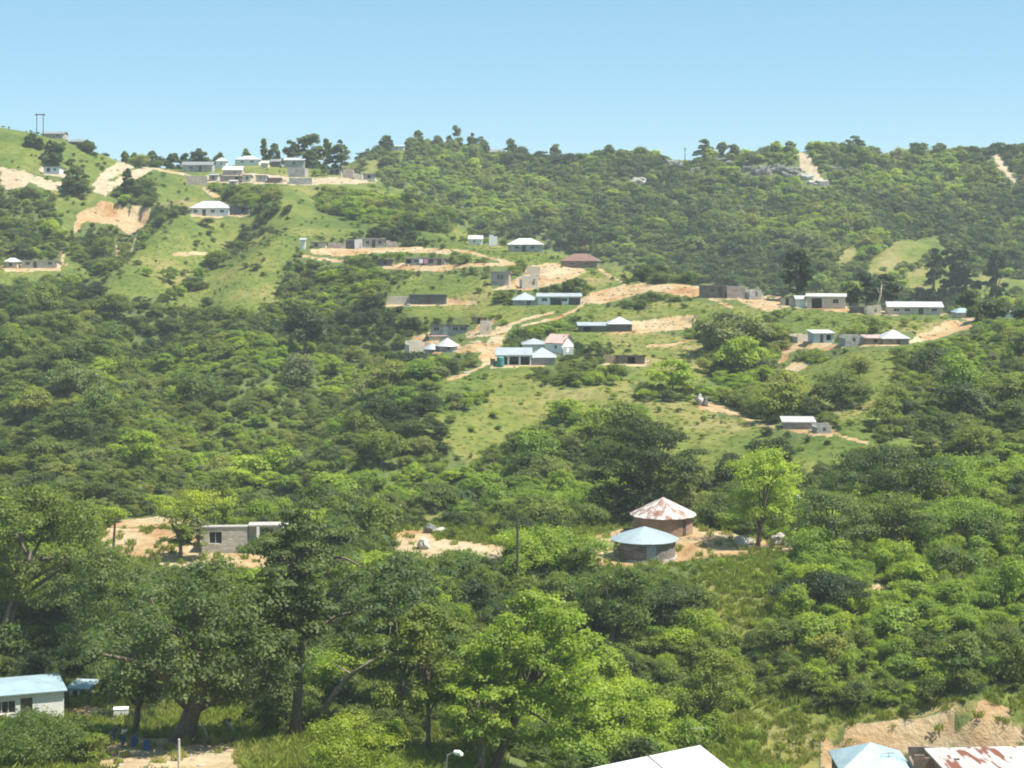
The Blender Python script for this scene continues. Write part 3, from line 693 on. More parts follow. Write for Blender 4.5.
def place(h):
    uc = (h['u0'] + h['u1']) / 2
    Y = h['Y'] or hit(uc, h['vb'])
    h['Yf'] = Y; h['uc'] = uc
    h['w'] = (h['u1'] - h['u0']) * Y / F
    h['h'] = max((h['vb'] - h['ve']) * Y / F, 1.0)
    h['rh'] = h['rise'] * Y / F
    h['z'] = float(z_at(uc, Y)) if h['Y'] else -(h['vb'] - HV) * Y / F
    h['x'] = (uc - 512) / F * Y
    return h
for h in H: place(h)
RON = [dict(u=644.5, vb=563, r=3.3, Y=None), dict(u=663, vb=537.5, r=3.35, Y=None)]
for q in RON:
    yf = hit(q['u'], q['vb']); q['y'] = yf + q['r']; q['z'] = -(q['vb'] - HV) * yf / F; q['x'] = (q['u'] - 512) / F * q['y']

# level a pad of ground under every building
def pad(x, y, z, hw, hd, soft=1.6):
    global Z
    dx = np.maximum(np.abs(XX - x) - hw, 0); dy = np.maximum(np.abs(YY - y) - hd, 0)
    d = np.hypot(dx, dy)
    w = np.clip(1 - d / soft, 0, 1); w = w * w * (3 - 2 * w)
    Z = Z * (1 - w) + z * w
for h in H:
    hd = h['depth'] / 2
    pad(h['x'], h['Yf'] + hd, h['z'], h['w'] / 2 + 0.3, hd + 0.6, 1.5 if h['Yf'] > 250 else 2.5)
for q in RON: pad(q['x'], q['y'], q['z'], q['r'] + 0.3, q['r'] + 0.5, 2.0)
hit.refresh()
V_ALL = HV - Z * F / YY

# terrain mesh
depth_cols = np.array([[hit(u, v) for v in range(0, 768, 2)] for u in range(0, 1024, 4)])     # (256, 384)
def depth_px(u, v):
    return depth_cols[np.clip(np.asarray(u) // 4, 0, 255).astype(int), np.clip(np.asarray(v) // 2, 0, 383).astype(int)]
bgm, bsm = blur(cg, 2), blur(cs, 1)
pu = np.clip(UU + 5 * fbm(XX / 5, YY / 9, 21, 2) , 1, 1022); pv = np.clip(V_ALL + 3 * fbm(XX / 6, YY / 12, 25, 2), 1, 766)
vis = np.abs(YY - depth_px(np.clip(UU, 1, 1022), np.clip(V_ALL, 1, 766))) < 6 + 0.02 * YY
vis |= (UU < 0) | (UU > 1023) | (V_ALL > 767)
ga = np.where(vis, bgm[pv.astype(int), pu.astype(int)], 0.25); sa = np.where(vis, 1.3 * bsm[np.clip(V_ALL, 1, 766).astype(int), pu.astype(int)], 0.0)
sa[V_ALL > np.where(UU > 815, 830, 775)] = 0.0
pa = blur(cp, 2)[np.clip(V_ALL, 1, 766).astype(int), np.clip(UU, 1, 1022).astype(int)]
nu, ny = Z.shape
me = bpy.data.meshes.new('hillside')
me.vertices.add(nu * ny)
co = np.stack([XX, YY, Z + CZ], -1).reshape(-1, 3)
me.vertices.foreach_set('co', co.ravel())
i = np.arange(nu - 1)[:, None] * ny + np.arange(ny - 1)[None, :]
quads = np.stack([i, i + ny, i + ny + 1, i + 1], -1).reshape(-1, 4)
me.loops.add(quads.size); me.loops.foreach_set('vertex_index', quads.ravel().astype(np.int32))
me.polygons.add(len(quads)); me.polygons.foreach_set('loop_start', np.arange(0, quads.size, 4, dtype=np.int32))
me.polygons.foreach_set('use_smooth', np.ones(len(quads), bool))
me.update(calc_edges=True)
for nm, arr in (('grass', ga), ('sand', sa), ('pale', pa)):
    a = me.attributes.new(nm, 'FLOAT', 'POINT'); a.data.foreach_set('value', arr.ravel().astype(np.float32))
me.materials.append(GROUND)
ground = bpy.data.objects.new('hillside', me); col.objects.link(ground)
tag(ground, kind='structure')

# haze: one even body of air round the camera and the whole scene
hz = MB(); hz.box(-1700, 1700, -60, 2750, -2, 108)
hm = bpy.data.materials.new('hazy_air'); hm.use_nodes = True
hn = hm.node_tree; hn.nodes.remove(hn.nodes['Principled BSDF'])
vol = hn.nodes.new('ShaderNodeVolumePrincipled'); vol.inputs['Density'].default_value = 0.00019; vol.inputs['Color'].default_value = (0.86, 0.94, 0.97, 1)
hn.links.new(vol.outputs[0], hn.nodes['Material Output'].inputs['Volume'])
ho = hz.build('haze', hm); tag(ho, kind='stuff')

# ------------------------------------------------------------------ builders for houses
def wall_panel(mb, w, hgt, t, ops, M, zb=-0.8):
    """a wall w wide along local x, inner side towards +y, with rectangular holes"""
    xs = sorted({0.0, w} | {o[0] for o in ops} | {o[1] for o in ops}); zs = sorted({zb, hgt} | {o[2] for o in ops} | {o[3] for o in ops})
    def solid(i, j):
        if i < 0 or j < 0 or i >= len(xs) - 1 or j >= len(zs) - 1: return False
        cx, cz = (xs[i] + xs[i + 1]) / 2, (zs[j] + zs[j + 1]) / 2
        return not any(o[0] < cx < o[1] and o[2] < cz < o[3] for o in ops)
    def q(*p): mb.add([M @ Vector(a) for a in p], [(0, 1, 2, 3)])
    for i in range(len(xs) - 1):
        for j in range(len(zs) - 1):
            if not solid(i, j): continue
            a, b, c, d = xs[i], xs[i + 1], zs[j], zs[j + 1]
            q((a, 0, c), (b, 0, c), (b, 0, d), (a, 0, d)); q((b, t, c), (a, t, c), (a, t, d), (b, t, d))
            if not solid(i - 1, j): q((a, t, c), (a, 0, c), (a, 0, d), (a, t, d))
            if not solid(i + 1, j): q((b, 0, c), (b, t, c), (b, t, d), (b, 0, d))
            if not solid(i, j - 1): q((a, t, c), (b, t, c), (b, 0, c), (a, 0, c))
            if not solid(i, j + 1): q((a, 0, d), (b, 0, d), (b, t, d), (a, t, d))

def roof_mesh(kind, w, d, hgt, rise, over=0.35, th=0.09):
    x0, x1, y0, y1 = -w / 2 - over, w / 2 + over, -over, d + over
    m = MB(); ym = d / 2
    if kind == 'mono':
        zf, zb_ = hgt + 0.05 - over * rise / d, hgt + 0.05 + rise + over * rise / d
        top = [(x0, y0, zf), (x1, y0, zf), (x1, y1, zb_), (x0, y1, zb_)]; faces = [(0, 1, 2, 3)]; rim = [0, 1, 2, 3]; th = 0.14
    else:
        e = hgt + 0.02
        top = [(x0, y0, e), (x1, y0, e), (x1, y1, e), (x0, y1, e)]
        if kind == 'pyramid':
            top += [(0, ym, e + rise)]; faces = [(0, 1, 4), (1, 2, 4), (2, 3, 4), (3, 0, 4)]
        elif kind == 'hip':
            k = max(w / 2 - d / 2, w * 0.18)
            top += [(-k, ym, e + rise), (k, ym, e + rise)]; faces = [(0, 1, 5, 4), (1, 2, 5), (2, 3, 4, 5), (3, 0, 4)]
        else:
            top += [(x0, ym, e + rise), (x1, ym, e + rise)]; faces = [(0, 1, 5, 4), (2, 3, 4, 5)]
        rim = [0, 1, 2, 3] if kind != 'gable' else [0, 1, 5, 2, 3, 4]
    n = len(top)
    m.add(top + [(a, b, c - th) for a, b, c in top], faces + [tuple(n + i for i in reversed(f)) for f in faces]
          + [(rim[(i + 1) % len(rim)], rim[i], n + rim[i], n + rim[(i + 1) % len(rim)]) for i in range(len(rim))])
    return m

def add_window(parent, cx, z0, z1, wd, y, big=False):
    f = MB(); t = 0.05
    f.box(cx - wd / 2, cx + wd / 2, y, y + 0.05, z0, z0 + t); f.box(cx - wd / 2, cx + wd / 2, y, y + 0.05, z1 - t, z1)
    for xx in (cx - wd / 2, cx - 0.025, cx + wd / 2 - t): f.box(xx, xx + t, y, y + 0.05, z0 + t, z1 - t)
    fo = f.build('window', FRAME, parent)
    p = MB(); p.box(cx - wd / 2 + t, cx + wd / 2 - t, y + 0.06, y + 0.075, z0 + t, z1 - t)
    p.build('pane', GLASS, fo)
    return fo

def build_house(h, mats=None):
    w, hg, d = h['w'], h['h'], h['depth']
    root = empty(h['name'], (h['x'], h['Yf'], h['z'] + CZ), R(h['yaw']))
    tag(root, h['label'], h['cat'], h['group'])
    ops, win, doors = [], [], []
    for c in h['op'].split():
        k, f = c[0], float(c[1:]) * w
        if k in 'wW': wd, z0, z1 = (min(1.1, w * 0.16), hg * 0.42, hg * 0.8) if k == 'w' else (1.35, hg * 0.36, hg * 0.82)
        elif k in 'dD': wd, z0, z1 = (min(0.95, w * 0.16), 0.02, hg * 0.85)
        elif k == 'o': wd, z0, z1 = (min(1.2, w * 0.24), hg * 0.3, hg * 0.82)
        else: wd, z0, z1 = (min(w * 0.27, 3.2), 0.02, hg * 0.84)
        ops.append((f - wd / 2, f + wd / 2, z0, z1))
        if k in 'wW': win.append((f - w / 2, z0, z1, wd))
        if k in 'dD': doors.append((f - w / 2, z0, z1, wd, k))
    t = min(0.18, d * 0.4)
    mb = MB()
    wall_panel(mb, w, hg, t, ops, Matrix.Translation((-w / 2, 0, 0)))
    if d > 1:
        bh = hg
        wall_panel(mb, w, bh, t, [], Matrix.Translation((w / 2, d, 0)) @ Matrix.Rotation(math.pi, 4, 'Z'))
        sd = d - 2 * t - 0.004
        wall_panel(mb, sd, hg if h['roof'] != 'none' else hg * 0.9, t, [], Matrix.Translation((w / 2, t + 0.002, 0)) @ Matrix.Rotation(math.pi / 2, 4, 'Z'))
        wall_panel(mb, sd, hg if h['roof'] != 'none' else hg * 0.8, t, [], Matrix.Translation((-w / 2, d - t - 0.002, 0)) @ Matrix.Rotation(-math.pi / 2, 4, 'Z'))
        if h['roof'] == 'gable':
            for sx in (-1, 1):
                x = sx * (w / 2 - 0.01)
                mb.add([(x, 0.05, hg), (x, d - 0.05, hg), (x, d / 2, hg + h['rh'] - 0.12), (x - sx * 0.15, 0.05, hg), (x - sx * 0.15, d - 0.05, hg), (x - sx * 0.15, d / 2, hg + h['rh'] - 0.12)],
                       [(0, 1, 2), (5, 4, 3), (0, 2, 5, 3), (1, 4, 5, 2)])
        if h['roof'] == 'none':      # ragged unfinished courses on top
            x = -w / 2 + 0.05
            while x < w / 2 - 0.9:
                ln = random.uniform(0.6, 1.6); ht = random.choice([0, 0.2, 0.2, 0.4])
                if ht: mb.box(x, min(x + ln, w / 2), 0.005, t - 0.005, hg + 0.0, hg + ht)
                x += ln + random.uniform(0.1, 1.5)
    rise = h['rh']
    if h['roof'] == 'mono':
        rise = -0.13 * d if h['rm'] in ('slab', 'dark', 'grey') else max(rise, 0.12)
        mb.v = [(x, y, z + rise * (y / d)) if z > hg - 0.01 else (x, y, z) for x, y, z in mb.v]
    mb.build('wall', W[h['wall']], root)
    if h['roof'] not in ('none', 'cone'):
        roof_mesh(h['roof'], w, d, hg, rise, 0.3 if h['Yf'] > 250 else (0.06 if h['wall'] == 'beige' else 0.25)).build('roof', RF[h['rm']], root)
    for cx, z0, z1, wd in win: add_window(root, cx, z0, z1, wd, 0.09)
    for cx, z0, z1, wd, k in doors:
        p = MB(); p.box(cx - wd / 2 + 0.005, cx + wd / 2 - 0.005, 0.08, 0.13, z0, z1 - 0.005)
        do = p.build('door', DOORM if k == 'd' else FRAME, root)
    h['root'] = root
    return root

def round_wall(r, hg, t, seg, gaps):
    """ring wall; gaps: (segment index, z0, z1)"""
    mb = MB(); G = {g[0]: g for g in gaps}
    def P(a, rr, z): return (rr * math.cos(a), rr * math.sin(a), z)
    def slab(a0, a1, z0, z1):
        vs = [P(a0, r, z0), P(a1, r, z0), P(a1, r, z1), P(a0, r, z1), P(a0, r - t, z0), P(a1, r - t, z0), P(a1, r - t, z1), P(a0, r - t, z1)]
        mb.add(vs, [(0, 1, 2, 3), (5, 4, 7, 6), (3, 2, 6, 7), (4, 5, 1, 0), (0, 3, 7, 4), (1, 5, 6, 2)])
    for k in range(seg):
        a0, a1 = 2 * math.pi * k / seg, 2 * math.pi * (k + 1) / seg
        if k in G:
            g = G[k]
            if g[1] > -0.5: slab(a0, a1, -0.8, g[1])
            slab(a0, a1, g[2], hg)
        else: slab(a0, a1, -0.8, hg)
    return mb
def cone_roof(r, hg, rise, seg, over, curve=1.0, ridges=0.0):
    mb = MB(); rings = 5; vs = []; fs = []
    for j in range(rings):
        f = 1 - j / rings
        for k in range(seg):
            a = 2 * math.pi * k / seg
            rr = (r + over) * f * (1 + (0.008 if k % 2 else -0.008))
            vs.append((rr * math.cos(a), rr * math.sin(a), hg + rise * (1 - f) ** curve + (ridges * f if k % 2 else 0)))
    vs.append((0, 0, hg + rise)); top = len(vs) - 1
    for j in range(rings - 1):
        for k in range(seg):
            fs.append((j * seg + k, j * seg + (k + 1) % seg, (j + 1) * seg + (k + 1) % seg, (j + 1) * seg + k))
    for k in range(seg): fs.append(((rings - 1) * seg + k, (rings - 1) * seg + (k + 1) % seg, top))
    n = len(vs)
    vs += [(x, y, z - 0.07) for x, y, z in vs]
    fs += [tuple(n + i for i in reversed(f)) for f in fs]
    fs += [((k + 1) % seg, k, n + k, n + (k + 1) % seg) for k in range(seg)]
    mb.add(vs, fs); return mb
def build_rondavel_small(h):
    r = h['w'] / 2
    root = empty(h['name'], (h['x'], h['Yf'] + r, h['z'] + CZ)); tag(root, h['label'], h['cat'], h['group'])
    round_wall(r, h['h'], 0.15, 20, [(15, h['h'] * 0.4, h['h'] * 0.8)]).build('wall', W[h['wall']], root)
    cone_roof(r, h['h'], h['rh'], 20, 0.35, 0.92).build('roof', RF[h['rm']], root)
for h in H:
    (build_rondavel_small if h['roof'] == 'cone' else build_house)(h)

# ------------------------------------------------------------------ the two rondavels on the knoll
STONE = block_wall('dark_stone_wall', (0.19, 0.165, 0.15), (0.26, 0.23, 0.205), 0.34, 0.17, 0.45, 0.35)
CLAY = block_wall('brown_clay_wall', (0.30, 0.195, 0.13), (0.26, 0.18, 0.13), 0.4, 0.16, 0.35, 0.12)
BLUEROOF = cone_sheets('pale_blue_cone_roof', (0.28, 0.345, 0.375), 0.06, 26)
RUSTROOF = cone_sheets('white_cone_roof_with_rust', (0.60, 0.57, 0.54), 0.52, 24)
q = RON[0]
hw = 2.0
rt = empty('rondavel', (q['x'], q['y'], q['z'] + CZ))
tag(rt, 'dark stone rondavel with smooth pale blue conical roof on the knoll', 'rondavel')
round_wall(q['r'], hw, 0.2, 40, [(30, -0.8, hw * 0.88), (31, -0.8, hw * 0.88)]).build('wall', STONE, rt)
cone_roof(q['r'], hw, 1.3, 40, 0.34, 0.84).build('roof', BLUEROOF, rt)
am = 2 * math.pi * 31 / 40
d = MB(); d.box(-0.5, 0.5, -0.03, 0.03, -0.02, hw * 0.87)
do = d.build('door', DOORP, rt); do.location = ((q['r'] - 0.1) * math.cos(am), (q['r'] - 0.1) * math.sin(am), 0); do.rotation_euler = (0, 0, am + math.pi / 2)
hb = MB(); hb.box(0.33, 0.39, -0.07, -0.03, 0.9, 1.02); hb.build('handle', METAL, do)
pl = MB()
for k in range(40):
    if k in (30, 31): continue
    a0, a1 = 2 * math.pi * k / 40, 2 * math.pi * (k + 1) / 40
    r0, r1 = q['r'] + 0.004, q['r'] + 0.14
    vs = [(r0 * math.cos(a0), r0 * math.sin(a0), -0.5), (r1 * math.cos(a0), r1 * math.sin(a0), -0.5), (r1 * math.cos(a1), r1 * math.sin(a1), -0.5), (r0 * math.cos(a1), r0 * math.sin(a1), -0.5)]
    vs += [(x, y, 0.22) for x, y, z in vs]
    pl.add(vs, [(4, 5, 6, 7), (1, 2, 6, 5), (0, 1, 5, 4), (2, 3, 7, 6)])
pl.build('plinth', W['block'], rt)
q = RON[1]
rt = empty('rondavel', (q['x'], q['y'], q['z'] + CZ))
tag(rt, 'brown clay rondavel with rust patched white faceted roof on the knoll', 'rondavel')
hw = 2.05
round_wall(q['r'], hw, 0.2, 40, [(34, -0.8, hw * 0.86)]).build('wall', CLAY, rt)
cone_roof(q['r'], hw, 1.95, 24, 0.42, 0.97, 0.05).build('roof', RUSTROOF, rt)
am = 2 * math.pi * 34.5 / 40
d = MB(); d.box(-0.25, 0.25, -0.03, 0.03, -0.02, hw * 0.85)
do = d.build('door', DOORM, rt); do.location = ((q['r'] - 0.12) * math.cos(am), (q['r'] - 0.12) * math.sin(am), 0); do.rotation_euler = (0, 0, am + math.pi / 2)

# porch of the block house on the sandy terrace
h = H[-1]; rt = h['root']; hg = h['h']; w2 = h['w'] / 2
m = MB(); m.box(w2 + 0.1, w2 + 4.3, -0.1, 2.1, hg + 0.02, hg + 0.16); m.build('porch_roof', RF['slab'], rt)
m = MB(); wall_panel(m, 4.0, hg, 0.18, [(1.3, 2.6, 0.02, hg * 0.85)], Matrix.Translation((w2 + 0.01, 1.9, 0))); m.build('porch_wall', W['white'], rt)
m = MB(); m.box(w2 + 1.0, w2 + 1.3, -0.1, 0.2, -0.6, hg + 0.015); m.build('pillar', W['white'], rt)
m = MB(); m.box(w2 + 3.7, w2 + 4.0, -0.1, 0.2, -0.6, hg + 0.015); m.build('pillar', W['white'], rt)

# ------------------------------------------------------------------ buildings at the lower edge of the view
NH = len(H)
hs('white walled house with large pale blue hipped roof in the shady yard', -34, 63, 727, 694, 'hip', 4, 'white', 'blue', 5.5, 'w.3 w.44 d.62', 20, Y=152)
hs('white framed shed with tilted pale blue roof behind the white walled house', 69, 88, 702, 688, 'mono', 0.6, 'white', 'blue', 2.2, 'O.3 O.72', -8, 'shed', 'shed', Y=163)
hs('brown brick house with bright pale blue pyramid roof under the sand bank', 843, 911, 802, 771, 'pyramid', 19, 'brown', 'blue', 5.2, 'w.3', 0, Y=147)
hs('roofless brown brick lean-to between blue pyramid roof and rusty roof', 914, 941, 805, 758, 'none', 0, 'brown', None, 3.2, '', -4, 'lean_to', 'lean-to', Y=146)
hs('long house with white sheet roof stained by red rust under the sand bank', 950, 1070, 808, 773, 'mono', 2, 'brown', 'rusty', 6, '', 4, Y=142)
for h in H[NH:]:
    place(h); h['z'] = -(h['vb'] - HV) * h['Yf'] / F
    build_house(h)
SPOT = {}
def P(u, v, Y):        # a real place from a bearing, a row and a distance
    return Vector(((u - 512) / F * Y, Y, CZ - (v - HV) * Y / F))
def G(u, Y):           # on the ground
    return Vector(((u - 512) / F * Y, Y, CZ + float(z_at(u, Y))))

rt = empty('house', P(700, 745, 124), math.atan2(-0.57, -0.82))
tag(rt, 'house with plain white two sheet roof and dark joint at the bottom edge', 'house')
sl = math.tan(R(16))
def sheet(x0, x1):
    m = MB(); v = [(x0, 0, 0), (x1, 0, 0), (x1, 6, -6 * sl), (x0, 6, -6 * sl)]
    m.add(v + [(a, b, c - 0.07) for a, b, c in v], [(3, 2, 1, 0)[::-1], (4, 5, 6, 7)[::-1], (0, 1, 5, 4)[::-1], (1, 2, 6, 5)[::-1], (2, 3, 7, 6)[::-1], (3, 0, 4, 7)[::-1]])
    return m
WR = sheet_roof('bright_white_sheet_roof', (0.60, 0.59, 0.575), 0.2, (0.42, 0.36, 0.31), rscale=1.1, wave=55)
ra = sheet(0, 4.3).build('roof', WR, rt); sheet(4.42, 11).build('roof', WR, rt)
m = MB(); m.add([(4.28, 0.02, -0.09), (4.44, 0.02, -0.09), (4.44, 6, -0.09 - 6 * sl), (4.28, 6, -0.09 - 6 * sl)], [(0, 1, 2, 3)]); m.build('roof_joint', RF['dark'], rt)
m = MB(); m.box(0.35, 10.6, 0.35, 0.53, -4.6, -0.32); m.box(0.35, 10.6, 5.5, 5.68, -4.6, -0.12 - 5.7 * sl); m.box(0.35, 0.53, 0.54, 5.49, -4.6, -0.12 - 5.6 * sl); m.box(10.42, 10.6, 0.54, 5.49, -4.6, -0.12 - 5.6 * sl)
m.build('wall', W['block'], rt)

def antenna(label, p, hgt, yaw, tilt=0):
    rt = empty('tv_antenna', p, yaw); tag(rt, label, 'antenna')
    m = MB(); m.tube([(0, 0, 0), (0.02 + tilt, 0, hgt)], [0.03, 0.025], 6); m.build('mast', METAL, rt)
    m = MB(); m.tube([(tilt - 0.45, 0, hgt), (tilt + 0.5, 0, hgt)], [0.02, 0.02], 5)
    for k in range(6): m.tube([(tilt - 0.4 + k * 0.16, -0.28 + k * 0.02, hgt + 0.02), (tilt - 0.4 + k * 0.16, 0.28 - k * 0.02, hgt + 0.02)], [0.014, 0.014], 4)
    m.build('array', METAL, rt)
antenna('tv antenna on a thin mast at the corner of the white two sheet roof', P(700, 746, 124) + Vector((-0.1, 0.0, -0.3)), 1.45, 0.3)
antenna('bent tv antenna standing on the bright pale blue pyramid roof', P(892, 764, 148.2), 0.85, 0.1, -0.35)
b = MB(); b.tube([(-0.2, 0, 0.0), (-0.12, 0.02, 0.14), (0.12, -0.02, 0.16), (0.22, 0, 0.02)], [0.12, 0.16, 0.15, 0.1], 8)
o = b.build('stone', plain('dark_stone', (0.07, 0.07, 0.075), 0.9, 0.3)); o.location = P(957, 762, 145) ; tag(o, 'dark stone holding down the rust stained roof', 'stone')

# ------------------------------------------------------------------ poles, lamps, posts
rt = empty('power_pole', G(40, 561) - Vector((0, 0, 0.4))); tag(rt, 'tall twin leg power pole on the crest of the left hill', 'power pole')
for sx in (-0.95, 0.95):
    m = MB(); m.tube([(sx, 0, -0.5), (sx, 0, 6.9)], [0.14, 0.10], 7); m.build('pole', WOODP, rt)
m = MB(); m.box(-1.5, 1.6, -0.18, 0.18, 6.3, 6.6); m.build('crossarm', WOODP, rt)
rt = empty('power_pole', G(685, 770)); tag(rt, 'thin distant power pole on the wooded skyline', 'power pole')
m = MB(); m.tube([(0, 0, -1), (0, 0, 8.3)], [0.2, 0.16], 6); m.build('pole', WOODP, rt)
m = MB(); m.box(-0.6, 0.6, -0.1, 0.1, 7.6, 7.8); m.build('crossarm', WOODP, rt)
def pole(label, u, v0, v1, Y, r, m_, lean=0.0, name='pole', cat='pole'):
    a, b = P(u, v0, Y), P(u, v1, Y); m = MB(); L = (b - a).z
    m.tube([(0, 0, -0.4), (lean * 0.5, 0, L * 0.5), (lean, 0, L)], [r * 1.15, r, r * 0.85], 7)
    o = m.build(name, m_); o.location = a; tag(o, label, cat); return o
m_ = pole('dark leaning pole with short top arm on the sandy terrace', 113, 556, 518, 203, 0.14, WOODP, 0.25)
pole('dark straight pole beside the green bushes left of the knoll', 517.5, 600, 519, 188, 0.13, WOODP, 0.0)
pole('slim pale upright pole in front of the massive tree', 179, 770, 739, 124, 0.085, PALEWOOD)
pole('pale slanting post in the grass right of the massive tree', 208.5, 737, 722, 139, 0.09, PALEWOOD, -0.55, 'post', 'post')
pole('pale fallen fence post propped up at the edge of the lit grass', 238, 733, 721, 141, 0.09, PALEWOOD, -0.9, 'post', 'post')
rt = empty('lamp_post', P(799, 545, 209)); tag(rt, 'slim dark lamp post with white globe beside the knoll tree', 'lamp post')
hL = (545 - 499) * 209 / F
m = MB(); m.tube([(0, 0, -2), (0, 0, hL)], [0.09, 0.06], 7); m.build('pole', METAL, rt)
m = MB(); m.tube([(0, 0, hL), (0, 0, hL + 0.12), (0, 0, hL + 0.36), (0, 0, hL + 0.5)], [0.1, 0.22, 0.22, 0.06], 10); m.build('globe', WHITEP, rt)
Lp = P(446, 757, 104); gz = G(446, 104).z
rt = empty('street_lamp', (Lp.x, Lp.y, gz)); tag(rt, 'street lamp with white head poking out of the trees at the bottom edge', 'street lamp')
hL = Lp.z - gz
m = MB(); m.tube([(0, 0, -0.3), (0, 0, hL - 0.4), (0.08, 0, hL + 0.1), (0.42, 0, hL + 0.26)], [0.08, 0.06, 0.05, 0.045], 8); m.build('pole', METAL, rt)
m = MB(); m.tube([(0.40, 0, hL + 0.25), (0.48, 0, hL + 0.26), (0.72, 0, hL + 0.22), (0.86, -0.02, hL + 0.12), (0.9, -0.02, hL + 0.06)], [0.06, 0.13, 0.15, 0.13, 0.05], 10); m.build('lamp_head', WHITEP, rt, True)

# drums, boxes, laundry, stones
DRUM = plain('blue_plastic', (0.035, 0.12, 0.33), 0.45, 0.15)
def drum(label, u, v, Y, r, hgt):
    p = P(u, v, Y); p.z = G(u, Y).z
    rt = empty('drum', p); tag(rt, label, 'drum', 'blue drums in the yard')
    m = MB(); z = [0, 0.03, 0.3, 0.33, 0.36, 0.64, 0.67, 0.70, 0.96, 1.0]; q = [0.9, 1, 1, 1.06, 1, 1, 1.06, 1, 1, 0.93]
    m.tube([(0, 0, a * hgt) for a in z], [b * r for b in q], 18); m.build('body', DRUM, rt, False)
    m = MB(); m.tube([(0, 0, hgt + 0.004), (0, 0, hgt + 0.05)], [r * 0.98, r * 0.95], 18); m.build('lid', plain('drum_lid', (0.02, 0.07, 0.2), 0.5), rt)
drum('blue plastic drum standing by itself in front of the massive trunk', 146.5, 748, 134.5, 0.24, 0.62)
drum('blue plastic drum beside the person in the white shirt', 134.5, 744, 136.5, 0.25, 0.72)
def crate(label, u, v, Y, w, d, hgt, mat, name='crate', cat='crate'):
    p = P(u, v, Y); p.z = G(u, Y).z
    m = MB(); t = 0.04
    m.box(-w / 2, w / 2, -d / 2, -d / 2 + t, 0, hgt); m.box(-w / 2, w / 2, d / 2 - t, d / 2, 0, hgt)
    m.box(-w / 2, -w / 2 + t, -d / 2 + t + .002, d / 2 - t - .002, 0, hgt); m.box(w / 2 - t, w / 2, -d / 2 + t + .002, d / 2 - t - .002, 0, hgt)
    m.box(-w / 2 + t + .002, w / 2 - t - .002, -d / 2 + t + .002, d / 2 - t - .002, 0.0, t)
    m.box(-w / 2 - 0.02, w / 2 + 0.02, -d / 2 - 0.02, d / 2 + 0.02, hgt + 0.003, hgt + 0.05)
    o = m.build(name, mat); o.location = p; o.rotation_euler = (0, 0, 0.15); tag(o, label, cat)
    return o
crate('small dark grey box lying on the yard left of the people', 89, 727, 146, 0.5, 0.45, 0.42, plain('dark_box', (0.09, 0.085, 0.08), 0.8))
crate('big white storage box behind the people under the tree', 121, 716, 153, 1.15, 0.8, 1.0, WHITEP, 'storage_box', 'box')
CLOTHP = plain('pink_cloth', (0.55, 0.25, 0.36), 0.9, 0.15); CLOTHW = plain('white_cloth', (0.75, 0.74, 0.76), 0.9, 0.08); CLOTHD = plain('dark_cloth', (0.05, 0.03, 0.04), 0.9)
hl = [h for h in H if 'laundry hanging' in h['label']][0]
for k, (u, wv, mt, lb) in enumerate([(421, 0.9, CLOTHW, 'white sheet of laundry hanging in front of the long grey block house'), (425.5, 0.8, CLOTHP, 'pink cloth on the laundry line of the long grey block house'), (431, 0.9, CLOTHD, 'dark cloth on the laundry line of the long grey block house')]):
    p = P(u, 265, hl['Yf'] - 0.5); m = MB()
    n = 8; vs = []
    for j in range(2):
        for i_ in range(n + 1): vs.append((-wv / 2 + wv * i_ / n, 0.05 * math.sin(i_ * 1.9 + j), 1.35 - j * (0.95 + 0.05 * math.sin(i_))))
    vs += [(x, y + 0.02, z) for x, y, z in vs]
    N = 2 * (n + 1)
    fs = [(i_, i_ + n + 1, i_ + n + 2, i_ + 1) for i_ in range(n)]
    fs += [(N + a, N + d, N + c, N + b) for a, b, c, d in fs]
    m.add(vs, fs); o = m.build('laundry', mt); o.location = p; tag(o, lb, 'laundry')
ROCK = plain('pale_grey_rock', (0.36, 0.335, 0.30), 0.95, 0.35, 0.6)
ROCKD = plain('grey_cliff_rock', (0.15, 0.147, 0.13), 0.95, 0.6, 0.7)
def boulder(name, label, p, sx, sy, sz, seed, mat, cat='boulder', group=None, sub=3, blocky=9, rough=0.0):
    import bmesh
    bm = bmesh.new(); bmesh.ops.create_icosphere(bm, subdivisions=sub, radius=1)
    for v in bm.verts:
        c = v.co.normalized(); f = 1 + 0.35 * float(vnoise(c.x * 1.7 + c.z, c.y * 1.7 + c.z * 0.7, seed)) + 0.25 * float(vnoise(c.x * 4 + seed, c.y * 4 - c.z * 3, seed + 2))
        f += rough * (0.55 * float(vnoise(c.x * 3.1 + seed, c.z * 3.7 + c.y * 2, seed + 5)) + 0.4 * float(vnoise(c.x * 7 + seed, c.z * 8 + c.y * 5, seed + 7)))
        q = [max(-blocky, min(blocky, k)) for k in (c * f + 0.18 * Vector((float(vnoise(c.x * 3 + seed, c.z * 3, 1)), float(vnoise(c.y * 3, c.z * 3 + seed, 2)), float(vnoise(c.x * 3, c.y * 3 + seed, 3)))) * 2)]
        v.co = Vector((q[0] * sx, q[1] * sy, q[2] * sz))
    me = bpy.data.meshes.new(name); bm.to_mesh(me); bm.free(); me.materials.append(mat)
    o = bpy.data.objects.new(name, me); col.objects.link(o); o.location = p; tag(o, label, cat, group); return o
boulder('boulder', 'pale upright boulder leaning by the trunk of the knoll tree', G(743, 206.5) + Vector((0, 0, 0.5)), 1.0, 0.8, 0.8, 31, ROCK)
boulder('boulder', 'rounded pale boulder beside the lamp post on the knoll', G(792, 206) + Vector((0, 0, 0.3)), 0.9, 0.7, 0.7, 8, ROCK)
